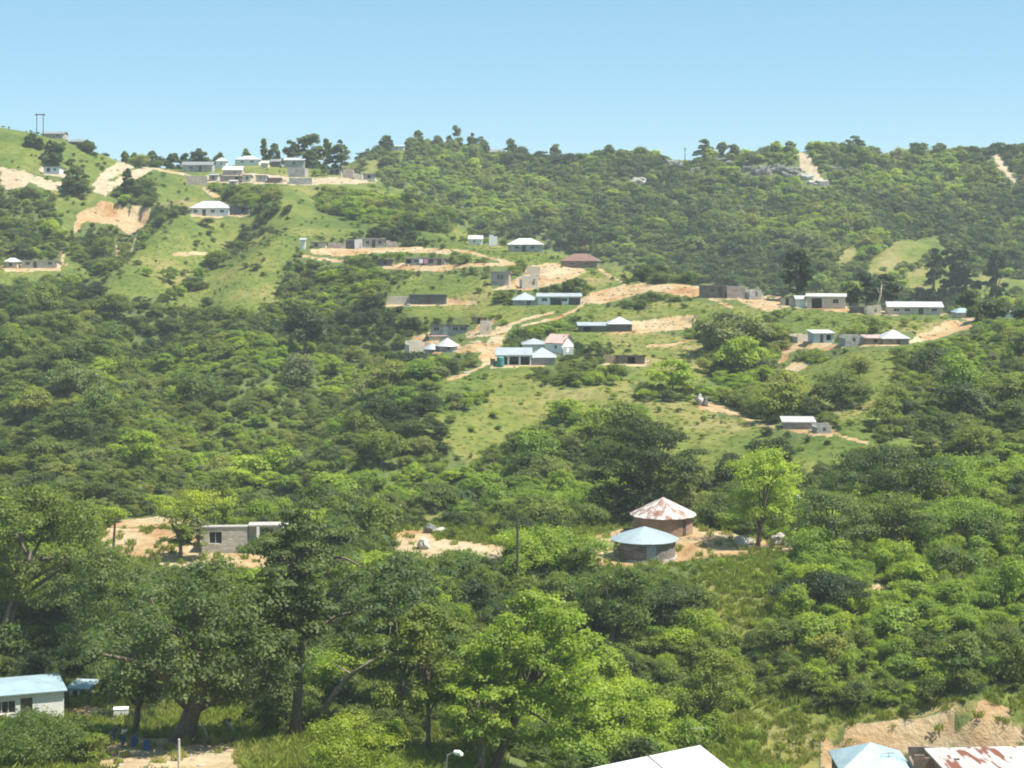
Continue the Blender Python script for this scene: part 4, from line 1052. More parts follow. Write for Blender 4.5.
boulder('boulder', 'squat pale boulder between knoll tree and lamp post', G(779, 209) + Vector((0, 0, 0.35)), 0.9, 0.7, 0.8, 13, ROCK)
boulder('boulder', 'dark boulder in the dry grass right of the sandy terrace', G(430, 211) + Vector((0, 0, 0.4)), 0.75, 0.5, 0.6, 5, ROCKD)
boulder('boulder', 'pale flat boulder in the dry grass right of the sandy terrace', G(440, 210.5) + Vector((0, 0, 0.2)), 0.9, 0.5, 0.35, 6, ROCK)
boulder('boulder', 'pale boulder on the sandy slope below the dry grass', G(424, 203) + Vector((0, 0, 0.3)), 0.7, 0.6, 0.8, 7, ROCK)
boulder('boulder', 'pale jagged boulder on the open slope above the dark knoll tree', G(700, hit(700, 405)) + Vector((0, 0, 0.5)), 0.7, 0.6, 1.0, 9, ROCK)
boulder('boulder', 'tall brown stone next to the jagged boulder on the open slope', G(705.5, hit(705, 406)) + Vector((0, 0, 0.5)), 0.35, 0.35, 0.9, 10, ROCKD)
for k, (u, v, sx, sz, lb) in enumerate([(762, 174, 4.6, 3.4, 'grey cliff ledge below the skyline left of the pale scar'), (777, 172, 4.4, 3.0, 'grey cliff ledge right under the skyline beside the pale scar'), (790, 176, 5.2, 3.6, 'broad grey rock face beside the pale scar on the far slope'),
        (747, 171, 3.4, 2.2, 'small grey crag at the left end of the cliff line'), (806, 179, 3.4, 2.2, 'pale crag within the long scar on the far slope'), (819, 185, 4.0, 1.8, 'low pale crag at the foot of the long scar on the far slope'),
        (675, 168, 4.6, 3.4, 'grey crag high on the wooded far slope under the power pole'), (638, 185, 3.4, 3.0, 'pale crag alone amid the wooded far slope'), (722, 162, 4.2, 2.0, 'flat grey ledge on the skyline beside the umbrella trees'),
        (733, 166, 3.6, 2.4, 'grey stepped ledge between the flat topped trees and the cliff line'), (834, 172, 3.8, 2.4, 'dark grey crag right of the pale scar under the low skyline tree'), (697, 172, 3.0, 2.0, 'small broken crag below the big flat topped skyline tree'), (655, 176, 3.0, 2.2, 'grey crag between the lone pale crag and the power pole')]):
    Yh = hit(u, v); boulder('rock_outcrop', lb, P(u, v, Yh) + Vector((0, 0.9, 0.3)), sx * 1.05, 2.0, sz * 0.95, 20 + k * 3, ROCKD if k not in (4, 5, 7) else ROCK, 'rock outcrop', blocky=0.95, rough=1.0)
# water tanks by the houses
def tank(label, u, v, Y, rad_, hgt, c):
    p = P(u, v, Y); rt = empty('water_tank', (p.x, p.y, CZ + float(z_at(u, Y)))); tag(rt, label, 'water tank')
    mt = plain('tank_plastic', c, 0.5, 0.1)
    m = MB(); z = [0, 0.05, 0.3, 0.33, 0.36, 0.6, 0.63, 0.66, 0.86, 0.97, 1.0]; q = [0.95, 1, 1, 1.04, 1, 1, 1.04, 1, 1, 0.6, 0.3]
    m.tube([(0, 0, a * hgt) for a in z], [b * rad_ for b in q], 16); m.build('body', mt, rt)
    m = MB(); m.tube([(0, 0, hgt + 0.003), (0, 0, hgt + 0.08)], [rad_ * 0.28, rad_ * 0.26], 12); m.build('lid', mt, rt)
vh = [h for h in H if 'dark open veranda' in h['label']][0]
tank('teal water tank in front of the dark open veranda', 500.5, 364, vh['Yf'] - 1.2, 0.62, 1.7, (0.05, 0.22, 0.20))
tank('turquoise water tank peeping out between trees on the sandy terrace', 384, 536, 205, 0.5, 1.0, (0.10, 0.42, 0.46))

# ------------------------------------------------------------------ foliage and trees
def cards(c, n, s, asp, g):
    """one bent leaf spray per point"""
    N = len(c)
    r = g.normal(size=(N, 3)); t = np.cross(n, r); t /= np.linalg.norm(t, axis=1)[:, None] + 1e-9
    b = np.cross(n, t); s = s[:, None]
    v = np.stack([c + t * s - n * s * 0.22, c + b * s * asp, c - t * s * 0.9 - n * s * 0.18, c - b * s * asp], 1)
    return v.reshape(-1, 3)
def foliage_points(g, Rr, Hc, z0, nc, per, leaf, style, lobes=0.22, rck=1.0):
    """clump centres fill the crown, leaves cover each clump"""
    th = g.uniform(0, 2 * math.pi, nc); ph1, ph2 = g.uniform(0, 6.28, 2)
    if style == 'layer': zz = g.uniform(-0.55, 1, nc)
    elif style == 'cone': zz = g.uniform(-1, 1, nc)
    else: zz = g.uniform(-0.75, 1, nc)
    rad = np.sqrt(np.clip(1 - zz ** 2, 0.05, 1))
    if style == 'layer': rad = np.clip(1 - np.abs(zz) ** 3, 0.25, 1)
    if style == 'cone': rad = np.clip((1 - zz) / 2, 0.08, 1) ** 0.8
    lob = 1 + lobes * np.sin(2 * th + ph1) + lobes * 0.7 * np.sin(3 * th + ph2)
    rr = Rr * rad * lob * np.sqrt(g.uniform(0.10, 0.80, nc))
    cz = z0 + Hc / 2 + zz * Hc / 2 * 0.82 * (1 + 0.12 * np.sin(th + ph2))
    C = np.stack([rr * np.cos(th), rr * np.sin(th), cz], 1)
    fl = {'layer': 0.46, 'dome': 0.72, 'open': 0.55, 'cone': 0.5, 'shrub': 0.8}[style]
    rc = Rr * (4.2 / nc) ** 0.38 * g.uniform(0.55, 0.95, nc)
    rc = np.clip(rc, Rr * 0.14, Rr * 0.5) * rck
    k = np.repeat(np.arange(nc), per); N = len(k)
    d = g.normal(size=(N, 3)); d /= np.linalg.norm(d, axis=1)[:, None]
    d[:, 2] = np.where(d[:, 2] < -0.25, -d[:, 2] * 0.8, d[:, 2])
    bump = 1 + 0.28 * np.sin(d[:, 0] * 5 + k * 1.7) * np.sin(d[:, 1] * 5 + k) 
    off = d * (rc[k] * np.where(g.random(N) < 0.12, g.uniform(1.0, 1.38, N), g.uniform(0.60, 1.06, N)) * bump)[:, None]; off[:, 2] *= fl
    p = C[k] + off
    n = d + np.array([0, 0, 0.55]) + g.normal(size=(N, 3)) * 0.45; n /= np.linalg.norm(n, axis=1)[:, None]
    s = leaf * g.uniform(0.55, 1.25, N)
    tint = np.clip(0.5 + (g.uniform(-0.26, 0.26, nc))[k] + g.uniform(-0.25, 0.25, N), 0, 1)
    return C, rc, p, n, s, tint
def quad_mesh(name, v, tint, mats, extra=None):
    """v: (4N, 3) quads in order, plus an MB of wood as second material"""
    nq = len(v) // 4; faces = np.arange(nq * 4, dtype=np.int32)
    ev, ef = (extra.v, extra.f) if extra else ([], [])
    me = bpy.data.meshes.new(name)
    me.vertices.add(len(v) + len(ev))
    allv = np.concatenate([v, np.array(ev, float).reshape(-1, 3)]) if ev else v
    me.vertices.foreach_set('co', allv.ravel().astype(np.float32))
    starts = list(range(0, nq * 4, 4)); loops = [faces]; p = nq * 4
    for f in ef:
        starts.append(p); p += len(f); loops.append(np.array(f, np.int32) + len(v))
    L = np.concatenate(loops) if ef else faces
    me.loops.add(len(L)); me.loops.foreach_set('vertex_index', L.astype(np.int32))
    me.polygons.add(len(starts)); me.polygons.foreach_set('loop_start', np.array(starts, np.int32))
    for m in mats: me.materials.append(m)
    if ef: me.polygons.foreach_set('material_index', np.array([0] * nq + [1] * len(ef), np.int32))
    me.update(calc_edges=True)
    a = me.attributes.new('tint', 'FLOAT', 'FACE')
    a.data.foreach_set('value', np.concatenate([tint, np.full(len(ef), 0.5)]).astype(np.float32))
    return me
def wood(g, Ht, z0, Hc, C, trunk_r, nlimb, base=(0, 0), fork=0.5, lean=0.0):
    m = MB()
    ztop = z0 + Hc * fork
    bx, by = base; tp = []
    for i in range(6):
        f = i / 5
        tp.append((bx * (1 - f) + lean * (f - 1) * 0 + 0.12 * trunk_r * math.sin(f * 5 + bx) * 4 * f, by * (1 - f) + 0.3 * trunk_r * math.sin(f * 4), -0.5 + (ztop + 0.5) * f))
    m.tube(tp, [trunk_r * (1.35 if i == 0 else 1 - 0.11 * i) for i in range(6)], 9)
    idx = g.permutation(len(C))[:nlimb]
    for j in idx:
        f0 = g.uniform(0.45, 0.95); i0 = min(int(f0 * 5), 4); t = f0 * 5 - i0
        a = Vector(tp[i0]).lerp(Vector(tp[i0 + 1]), t); e = Vector(C[j])
        mid = a.lerp(e, 0.5) + Vector((g.normal() * 0.25, g.normal() * 0.25, 0.1 * (e - a).length))
        r0 = trunk_r * (0.52 - 0.2 * f0)
        m.tube([a, a.lerp(mid, 0.55), mid, mid.lerp(e, 0.6), e], [r0, r0 * 0.85, r0 * 0.65, r0 * 0.4, r0 * 0.16], 6)
    return m
def tree(label, x, y, z, Ht, Rr, z0, tone, style='dome', seed=1, leaf=0.3, nc=40, per=140, leafk=0.55, perk=1.5, rck=0.84, tr=None, nlimb=14, base=(0, 0), fork=0.5, name='tree', group=None, oy=1.0, cat='tree', lobes=0.22):
    g = np.random.default_rng(seed + 100)
    leaf *= leafk; per = int(per * perk)
    C, rc, p, n, s, tint = foliage_points(g, Rr, Ht - z0, z0, nc, per, leaf, style, lobes, rck)
    if oy != 1: p[:, 1] *= oy; C[:, 1] *= oy
    root = empty(name, (x, y, z)); tag(root, label, cat, group)
    me = quad_mesh('crown', cards(p, n, s, 0.62, g), tint, [FOL[tone]])
    o = bpy.data.objects.new('crown', me); col.objects.link(o); o.parent = root
    wood(g, Ht, z0, Ht - z0, C, tr or Rr * 0.07, nlimb, base, fork).build('trunk', BARK, root, True)
    return root

# trees one can single out: label, bearing, distance, top row, crown bottom row, crown width in rows, tone, style, leaf, clumps, leaves, options
TREES = []
def T(label, u, Y, vt, vcb, wpx, tone, style, leaf=0.3, nc=40, per=140, vb=None, **k):
    TREES.append((label, u, Y, vt, vcb, wpx, tone, style, leaf, nc, per, vb, k))
T('tall dark tree at the left picture edge behind the white walled house', 28, 176, 478, 690, 165, 'mid', 'dome', .32, 110, 130, None, tr=0.55, base=(-2.6, 0))
T('light olive tree with loose crown between left edge tree and massive tree', 112, 160, 548, 706, 120, 'olive', 'dome', .26, 80, 110, None, tr=0.28)
T('massive dark tree with very thick forked trunk over the yard', 196, 137, 560, 722, 205, 'teal', 'dome', .28, 150, 130, 744, tr=0.85, nlimb=30, base=(-1.2, 1.5), fork=0.28, oy=1.3)
T('slender tree with thin dark trunk beside the people in the yard', 140, 143, 636, 712, 84, 'mid', 'dome', .24, 40, 120, 741, tr=0.3, base=(-0.5, 0))
T('tall layered tree with dark upright stem before the block house', 305, 141, 480, 716, 152, 'teal', 'layer', .28, 130, 110, 747, tr=0.42, nlimb=34, base=(-0.8, 0), fork=0.75)
T('spreading tree in the middle of the tree belt behind the dead limb', 402, 150, 556, 715, 130, 'teal', 'dome', .28, 90, 130, None, tr=0.35)
T('dark tree with thin dark stem right of the dead limb', 428, 136, 602, 750, 110, 'mid', 'dome', .26, 80, 110, None, tr=0.2)
T('bright light green round tree with sunlit right side at the bottom', 536, 134, 586, 800, 152, 'bright', 'dome', .26, 120, 150, None, tr=0.4, base=(-3.8, 0))
T('bright green tree with dark stem left of the round bright tree', 480, 131, 640, 775, 84, 'bright', 'dome', .24, 45, 130, None, tr=0.35)
T('pale yellow green bush at the bottom edge between tree stems', 347, 122, 716, 800, 105, 'yellow', 'shrub', .17, 40, 150, None, name='bush', cat='bush', tr=0.1)
T('mid green bush filling the bottom left corner', 40, 128, 722, 800, 130, 'mid', 'shrub', .2, 50, 170, None, name='bush', cat='bush', tr=0.1)
T('dark bush at the bottom left corner edge of the yard path', 92, 126, 735, 800, 40, 'mid', 'shrub', .18, 22, 110, None, name='bush', cat='bush', tr=0.08)
T('broad very dark tree directly behind the two rondavels', 648, 224, 414, 546, 118, 'deep', 'layer', .34, 90, 120, None, tr=0.4, nlimb=18)
T('low dark bush behind the blue roofed rondavel beside the dark tree', 606, 223, 488, 545, 62, 'deep', 'shrub', .26, 26, 110, None, name='bush', cat='bush', tr=0.1)
T('dark bush right behind the rust patched rondavel', 634, 222, 482, 542, 66, 'deep', 'shrub', .26, 34, 120, None, name='bush', cat='bush', tr=0.1)
T('low dark bush between the rust patched rondavel and the knoll tree', 716, 221, 498, 540, 56, 'dark', 'shrub', .26, 26, 110, None, name='bush', cat='bush', tr=0.1)
T('green bush behind the knoll tree and the pale boulders', 752, 222, 505, 540, 44, 'mid', 'shrub', .26, 24, 110, None, name='bush', cat='bush', tr=0.1)
T('olive bush behind the rust patched rondavel on its right side', 690, 226, 488, 530, 50, 'olive', 'shrub', .26, 24, 110, None, name='bush', cat='bush', tr=0.1)
T('mid green bush on the grass left of the blue roofed rondavel', 578, 218, 508, 552, 60, 'mid', 'shrub', .26, 26, 110, None, name='bush', cat='bush', tr=0.1)
T('spreading bright green tree with visible limbs beside the rondavels', 763, 207, 446, 536, 96, 'lime', 'dome', .26, 62, 120, 551, perk=1.9, tr=0.34, nlimb=12, fork=0.22, base=(-0.8, 0))
T('broad dark domed tree on the slope right of the lamp post', 886, 215, 446, 540, 132, 'dark', 'layer', .32, 70, 110, None, tr=0.35)
T('dark tree with pale visible stem in front of the lamp post', 832, 200, 487, 585, 110, 'teal', 'layer', .28, 55, 110, 585, tr=0.3, nlimb=20)
T('green domed tree between the broad dark tree and bright thicket', 896, 203, 492, 582, 100, 'mid', 'layer', .26, 60, 120, None, tr=0.25)
T('light green domed tree with shaded foot right of the bright thicket', 966, 205, 504, 580, 104, 'bright', 'dome', .26, 40, 140, None, tr=0.25)
T('drooping very dark tree in the gully below the lamp post', 826, 182, 574, 665, 88, 'deep', 'layer', .3, 48, 110, None, tr=0.25)
T('bright yellow green tree behind the grey block house', 196, 218, 494, 535, 70, 'yellow', 'dome', .28, 26, 110, None, tr=0.2)
T('narrow creeper covered dark tree left of the grey block house', 180, 199, 504, 612, 42, 'mid', 'dome', .26, 26, 110, None, tr=0.25)
T('grey green thin tree in front of the grey block house corner', 200, 199, 516, 600, 26, 'grey', 'open', .22, 20, 80, None, tr=0.12)
T('rounded dark green tree below the rondavel knoll', 672, 183, 588, 655, 82, 'dark', 'dome', .24, 45, 150, None, tr=0.25)
T('mid green tree between bright round tree and rounded dark tree', 612, 178, 566, 655, 84, 'mid', 'dome', .26, 40, 140, None, tr=0.25)
T('leafy light green tree at the foot of the knoll above the white roof', 622, 150, 680, 765, 100, 'bright', 'dome', .24, 45, 140, None, tr=0.25)
T('dark green thicket tree right of the white two sheet roof', 706, 158, 648, 735, 92, 'mid', 'dome', .24, 40, 140, None, tr=0.22)
T('green tree left of the dark pole below the terrace', 455, 193, 566, 645, 88, 'mid', 'dome', .28, 40, 130, None, tr=0.25)
T('light green bushy tree around the dark straight pole', 548, 197, 532, 600, 110, 'bright', 'dome', .28, 45, 130, None, tr=0.22)
T('tree with grey green crown on the sandy terrace edge', 398, 195, 566, 625, 56, 'mid', 'dome', .26, 28, 110, None, tr=0.2)
T('leafy green understorey tree between massive tree and tall layered tree', 252, 160, 640, 730, 80, 'mid', 'dome', .24, 45, 120, None, tr=0.2)
T('sunlit green shrub tree behind the leaning dead limb', 345, 163, 640, 735, 90, 'bright', 'dome', .24, 45, 120, None, tr=0.2)
T('low sunlit bushy tree behind the massive trunk', 178, 164, 660, 725, 70, 'bright', 'dome', .22, 36, 120, None, tr=0.15)
T('green tree in front of the sandy terrace below the leaning pole', 92, 194, 560, 650, 84, 'mid', 'dome', .28, 36, 120, None, tr=0.25)
T('olive tree with bare twigs below the leaning pole', 146, 190, 574, 650, 74, 'olive', 'open', .24, 34, 100, None, tr=0.22)
T('broad dark tree with deep shade under its crown below the twin rondavels', 417, 331, 356, 404, 58, 'deep', 'layer', .5, 34, 60, None, tr=0.35)
T('tall dark feathery tree on the skyline of the spur end', 797, 384, 249, 299, 40, 'deep', 'shrub', .45, 40, 60, 306, tr=0.4, fork=0.6, perk=2.0)
T('dark dense tree beside the small blue roofed house', 993, 345, 303, 345, 48, 'deep', 'dome', .5, 30, 60, None, tr=0.3)
T('dark leaning tree behind the long cream hall', 968, 362, 291, 318, 22, 'dark', 'dome', .5, 16, 50, None, tr=0.25)
T('large round dark tree in the valley left of the house rows', 305, 372, 307, 350, 54, 'deep', 'dome', .5, 32, 65, None, tr=0.35)
T('wide grey green feathery tree below the long tan earth cut', 728, 338, 312, 358, 80, 'grey', 'dome', .4, 44, 80, None, tr=0.35)
T('dark tree in the hollow left of the grassy slope with cut', 722, 331, 352, 372, 46, 'dark', 'dome', .45, 26, 60, None, tr=0.25)
T('dark pointed tree behind the leaning pale trunk', 866, 392, 270, 306, 26, 'deep', 'cone', .5, 26, 50, None, tr=0.3)
T('dark tree between the pointed tree and the long cream hall', 886, 392, 274, 307, 30, 'deep', 'dome', .5, 24, 50, None, tr=0.3)
T('small dark tree right behind the porch house', 850, 395, 282, 306, 22, 'mid', 'dome', .5, 18, 50, None, tr=0.25)
T('dark green tree in front of the leaning pale trunk', 890, 372, 309, 325, 14, 'dark', 'dome', .4, 14, 50, None, tr=0.15)
T('dark tree with long shadow at the left of the far grassy knoll group', 934, 562, 246, 268, 18, 'deep', 'shrub', .8, 14, 34, None, tr=0.4)
T('second dark tree in the group on the far grassy knoll', 950, 563, 243, 278, 20, 'deep', 'shrub', .8, 16, 34, None, tr=0.4)
T('tallest broad dark tree in the group on the far grassy knoll', 966, 560, 243, 284, 24, 'deep', 'shrub', .8, 20, 34, None, tr=0.45)
T('dark tree at the right end of the group on the far grassy knoll', 996, 556, 248, 288, 20, 'deep', 'shrub', .8, 18, 34, None, tr=0.4)
SKT = 'trees on the skyline'
for lb, u, Y, vt, vcb, w_, st in [
        ('lone tall round headed tree standing above the wooded skyline', 455.5, 796, 125, 138, 15, 'dome'), ('umbrella shaped tree left of the lone tall skyline tree', 417, 770, 130, 136, 12, 'layer'),
        ('low round tree under the umbrella shaped skyline tree', 412, 768, 138, 147, 13, 'dome'), ('compact round tree alone above the flat roofed skyline house', 386, 758, 134, 146, 14, 'dome'),
        ('low rounded tree just left of the lone tall skyline tree', 437, 780, 136, 146, 13, 'dome'), ('narrow dark tree just right of the lone tall skyline tree', 472, 799, 132, 146, 9, 'dome'),
        ('squat tree next to the long grey roofed skyline house', 482, 799, 135, 146, 14, 'layer'), ('tree at the end of the long grey roofed skyline house', 511, 800, 138, 147, 10, 'dome'),
        ('dark conifer rising from the ridge village', 264, 612, 138, 165, 11, 'cone'), ('round dark tree right of the ridge village conifer', 274, 612, 144, 163, 13, 'dome'),
        ('largest round dark tree of the grove above the chapel', 311, 613, 130, 158, 25, 'dome'), ('left tree of the grove above the chapel', 293, 612, 139, 160, 16, 'dome'),
        ('third tree of the grove behind the chapel', 327, 611, 138, 158, 13, 'dome'), ('tree at the right end of the grove beside the chapel', 341, 608, 140, 165, 18, 'dome'),
        ('dark shade tree in front of the grove on the ridge', 309, 598, 150, 168, 13, 'dome'),
        ('broad dark tree on the skyline left of the ridge village', 200, 612, 149, 160, 18, 'dome'), ('low tree behind the left end of the ridge village', 184, 612, 153, 163, 10, 'dome'),
        ('tree left of the tiny white hut on the ridge', 173, 610, 152, 164, 13, 'dome'), ('bushy tree at the saddle left of the ridge village', 151, 606, 152, 170, 16, 'dome'),
        ('dark narrow tree in the saddle above the dirt road', 134, 600, 153, 168, 8, 'dome'), ('small tree on the skyline at the top of the dirt road', 125, 590, 151, 160, 6, 'dome'),
        ('round tree behind the broad white roof on the ridge', 247, 618, 148, 158, 10, 'dome'), ('small round tree on the ridge behind the pinkish house', 219, 616, 152, 162, 10, 'dome'),
        ('big flat topped pale tree on the skyline beside the thin pole', 704, 774, 137, 150, 20, 'layer'), ('smaller flat topped tree on the skyline beside the big pale one', 723, 773, 141, 151, 12, 'layer'),
        ('dark low tree on the skyline right of the flat topped pair', 734, 772, 144, 152, 13, 'dome'), ('tall bushy tree with ragged top on the right skyline', 855, 770, 136, 154, 18, 'open'),
        ('round tree on the skyline beside the upper end of the pale scar', 789, 765, 142, 154, 14, 'dome'), ('low tree on the skyline right of the pale scar', 824, 768, 144, 154, 14, 'dome'),
        ('broad low tree in the middle of the right skyline', 918, 775, 142, 155, 19, 'dome'), ('umbrella like low tree on the right skyline', 940, 775, 143, 154, 16, 'layer'),
        ('small tree on the right skyline before the bare slide', 961, 775, 146, 157, 9, 'dome'), ('large round tree above the bare slide at the right edge', 999, 765, 143, 158, 19, 'dome'),
        ('dark tree at the right picture edge on the skyline', 1018, 765, 148, 168, 16, 'dome'), ('low tree on the skyline above the centre of the far slope', 609, 780, 145, 155, 13, 'layer'),
        ('tree at the centre skyline above the dark woods', 555, 792, 143, 153, 11, 'dome')]:
    T(lb, u, Y, vt, vcb, w_, 'teal' if w_ > 12 else 'mid', 'shrub' if st == 'dome' else st, .62, 34, 42, None, tr=0.3, nlimb=8, group=SKT, name='skyline_tree', lobes=0.12)
for lb, u, Y, vt, vcb, w_ in [('round dark tree on the grass below the twin pole', 54, 540, 140, 163, 19), ('small tree on the grass left of the twin pole', 31, 545, 134, 149, 11), ('thin small tree between two round trees on the left hill', 40, 545, 138, 149, 6),
        ('low dark bush beside the dirt road on the left hill', 76, 525, 166, 177, 26), ('dark tree at the bend of the pale dirt road', 128, 530, 168, 179, 13), ('dark bush under the skyline houses of the left hill', 87, 560, 141, 148, 15)]:
    T(lb, u, Y, vt, vcb, w_, 'dark', 'dome', .6, 18, 45, None, tr=0.25, nlimb=6)
for i_, (label, u, Y, vt, vcb, wpx, tone, style, leaf, nc, per, vb, k) in enumerate(TREES):
    p = G(u, Y) if vb is None else P(u, vb, Y)
    if vb is not None: p.z = min(p.z, G(u, Y).z + 0.3)
    zt = CZ - (vt - HV) * Y / F; zc = CZ - (vcb - HV) * Y / F
    Ht = max(zt - p.z, 1.5); z0 = max(zc - p.z, 0.12 * Ht) if k.get('name') != 'bush' else 0.05
    if Y > 500: z0 = -0.22 * Ht
    if Y > 500: nc, per = max(nc, 44), max(per, 52)
    if Y > 300: k.setdefault('leafk', 0.95); k.setdefault('perk', 1.35)
    tree(label, p.x, p.y, p.z, Ht, wpx * Y / F / 2 * (1.12 if Y > 500 else 0.98), min(z0, Ht * 0.8), tone, style, i_ * 7 + 3, leaf, nc, per, **k)

# bare limbs: a leaning dead tree in the tree belt and a pale leaning trunk by the hall
def dead_tree(label, pts, rad, twigs, seed, mat):
    g = np.random.default_rng(seed); base = Vector(pts[0]); root = empty('dead_tree', base); tag(root, label, 'dead tree')
    m = MB(); q = [Vector(p) - base for p in pts]; m.tube(q, rad, 8)
    m.build('trunk', mat, root, True)
    for _ in range(twigs):
        i = int(g.integers(1, len(q) - 1)); a = q[i].lerp(q[i + 1], g.random()); L = (q[-1] - q[0]).length * g.uniform(0.12, 0.3)
        dr = Vector((g.normal(), g.normal() * 0.6, abs(g.normal()) + 0.3)).normalized()
        m = MB(); m.tube([a, a + dr * L * 0.5 + Vector((0, 0, 0.1)), a + dr * L + Vector((g.normal() * 0.2, 0, 0.3))], [rad[i] * 0.45, rad[i] * 0.3, 0.02], 5)
        m.build('branch', mat, root, True)
dead_tree('dead bare limb slanting up to the right in the tree belt', [P(322, 712, 139), P(337, 690, 139), P(352, 674, 138.5), P(370, 662, 138), P(384, 655, 138), P(400, 655, 137.6)], [0.24, 0.21, 0.18, 0.14, 0.09, 0.03], 6, 4, plain('weathered_limb', (0.20, 0.165, 0.13), 0.9, 0.4, 4))
dead_tree('pale bare twigs among the olive crown below the leaning pole', [P(132, 640, 156), P(137, 622, 156), P(146, 604, 155.8), P(143, 588, 155.5)], [0.12, 0.1, 0.08, 0.03], 6, 23, DEADWOOD)
dead_tree('pale leaning bare trunk between the low cream walls and dark trees', [P(876, 313, 376), P(878, 303, 376), P(880.5, 294, 376), P(882, 284, 376)], [0.3, 0.25, 0.2, 0.08], 3, 9, DEADWOOD)

# ------------------------------------------------------------------ woods, thickets and grass of the hillside
def proto_tree(name, seed, Rr, Ht, z0, tone, style, leaf, nc, per, tr=None):
    g = np.random.default_rng(seed)
    C, rc, p, n, s, tint = foliage_points(g, Rr, Ht - z0, z0, nc, per, leaf, style, 0.34)
    wd = wood(g, Ht, z0, Ht - z0, C, tr or Rr * 0.06, 5, fork=0.45) if z0 > 0.3 else None
    crown = (cards(p, n, s, 0.62, g), tint)
    return crown, wd
KINDS = []      # (class, tone) -> list of (crown mesh, trunk mesh or None, joined object)
lib = bpy.data.collections.new('plant_library')
PROT = {}
def add_kind(cls, tone, specs):
    for sp in specs:
        (v, tint), wd = proto_tree('x', *sp)
        key = len(KINDS)
        cm = quad_mesh('crown', v, tint, [FOL[tone]])
        jm = quad_mesh('plant', v, tint, [FOL[tone], BARK], wd) if wd else cm
        tm = None
        if wd:
            tm = bpy.data.meshes.new('trunk'); tm.from_pydata(wd.v, [], wd.f); tm.materials.append(BARK)
        o = bpy.data.objects.new('plant_%03d' % key, jm); lib.objects.link(o)
        KINDS.append((cm, tm)); PROT.setdefault((cls, tone), []).append((key, sp[1], sp[2]))
sd = 500
for tone in ('dark', 'mid', 'bright', 'olive', 'grey', 'deep'):
    n = {'deep': 2, 'dark': 3, 'mid': 3, 'bright': 3, 'olive': 2, 'grey': 1}[tone]
    specs = []
    for k in range(n):
        sd += 1; specs.append((sd, 3.0, 4.4 + 0.5 * k, 0.35, tone, ['dome', 'open', 'dome'][k], .21, 34 + 4 * k, 85))
    add_kind('tree', tone, specs)
    specs = []
    for k in range(n):
        sd += 1; specs.append((sd, 3.0, 4.0 + 0.5 * k, 0.31, tone, ['shrub', 'dome', 'shrub'][k], .36, 24 + 3 * k, 50))
    add_kind('far', tone, specs)
    specs = []
    for k in range(n):
        sd += 1; specs.append((sd, 1.3, 1.7 + 0.25 * k, 0.05, tone, 'shrub', .10, 18 + 2 * k, 110))
    add_kind('shrub', tone, specs)
def tuft(seed, blades, rad, hmin, hmax, wd):
    g = np.random.default_rng(seed); a = g.uniform(0, 6.28, blades); r = rad * np.sqrt(g.random(blades))
    c = np.stack([r * np.cos(a), r * np.sin(a), np.zeros(blades) - 0.05], 1)
    hh = g.uniform(hmin, hmax, blades); le = g.normal(size=(blades, 2)) * 0.32
    t = np.stack([np.cos(a + 1.2 + g.normal(size=blades)), np.sin(a + 1.2 + g.normal(size=blades)), np.zeros(blades)], 1) * wd
    tip = c + np.stack([le[:, 0] * hh, le[:, 1] * hh, hh], 1); md = c + np.stack([le[:, 0] * hh * .35, le[:, 1] * hh * .35, hh * .6], 1)
    v = np.stack([c - t * 0.5, c + t * 0.5, md + t * 0.8, tip], 1).reshape(-1, 3)
    return v, np.clip(g.random(blades), 0, 1)
glib = bpy.data.collections.new('grass_library')
for k in range(3):
    v, t_ = tuft(40 + k, 46, 0.45, 0.25, 0.75, 0.06)
    glib.objects.link(bpy.data.objects.new('tuft_%03d' % k, quad_mesh('tuft', v, t_, [GRASSM])))
for k in range(3):
    v, t_ = tuft(50 + k, 34, 0.95, 0.18, 0.5, 0.22)
    glib.objects.link(bpy.data.objects.new('tuft_%03d' % (3 + k), quad_mesh('tuft', v, t_, [GRASSM])))

# what must stay in view: buildings, earth, roads
clear = np.zeros((768, 1024), np.float32)
for h in H:
    if h['vb'] > 720: continue
    clear[int(h['ve'] - h['rise']):int(h['vb']) + 1, int(h['u0']):int(h['u1']) + 1] = 1
clear[495:566, 610:699] = 1
clear[164:175, 742:798] = 1; clear[181:185, 634:644] = 1; clear[163:167, 670:680] = 1; clear[172:186, 803:826] = 1
keep = np.maximum(clear, cs.astype(np.float32))
keep[700:, :260] = 0
int_keep = np.pad(keep.cumsum(0).cumsum(1), ((1, 0), (1, 0)))
int_grass = np.pad(cg.astype(float).cumsum(0).cumsum(1), ((1, 0), (1, 0)))
def box_mean(I, u0, v0, u1, v1):
    u0, u1 = int(np.clip(u0, 0, 1023)), int(np.clip(u1, 1, 1024)); v0, v1 = int(np.clip(v0, 0, 767)), int(np.clip(v1, 1, 768))
    if u1 <= u0 or v1 <= v0: return 0.0, 0
    s = I[v1, u1] - I[v0, u1] - I[v1, u0] + I[v0, u0]
    return s / ((u1 - u0) * (v1 - v0)), s

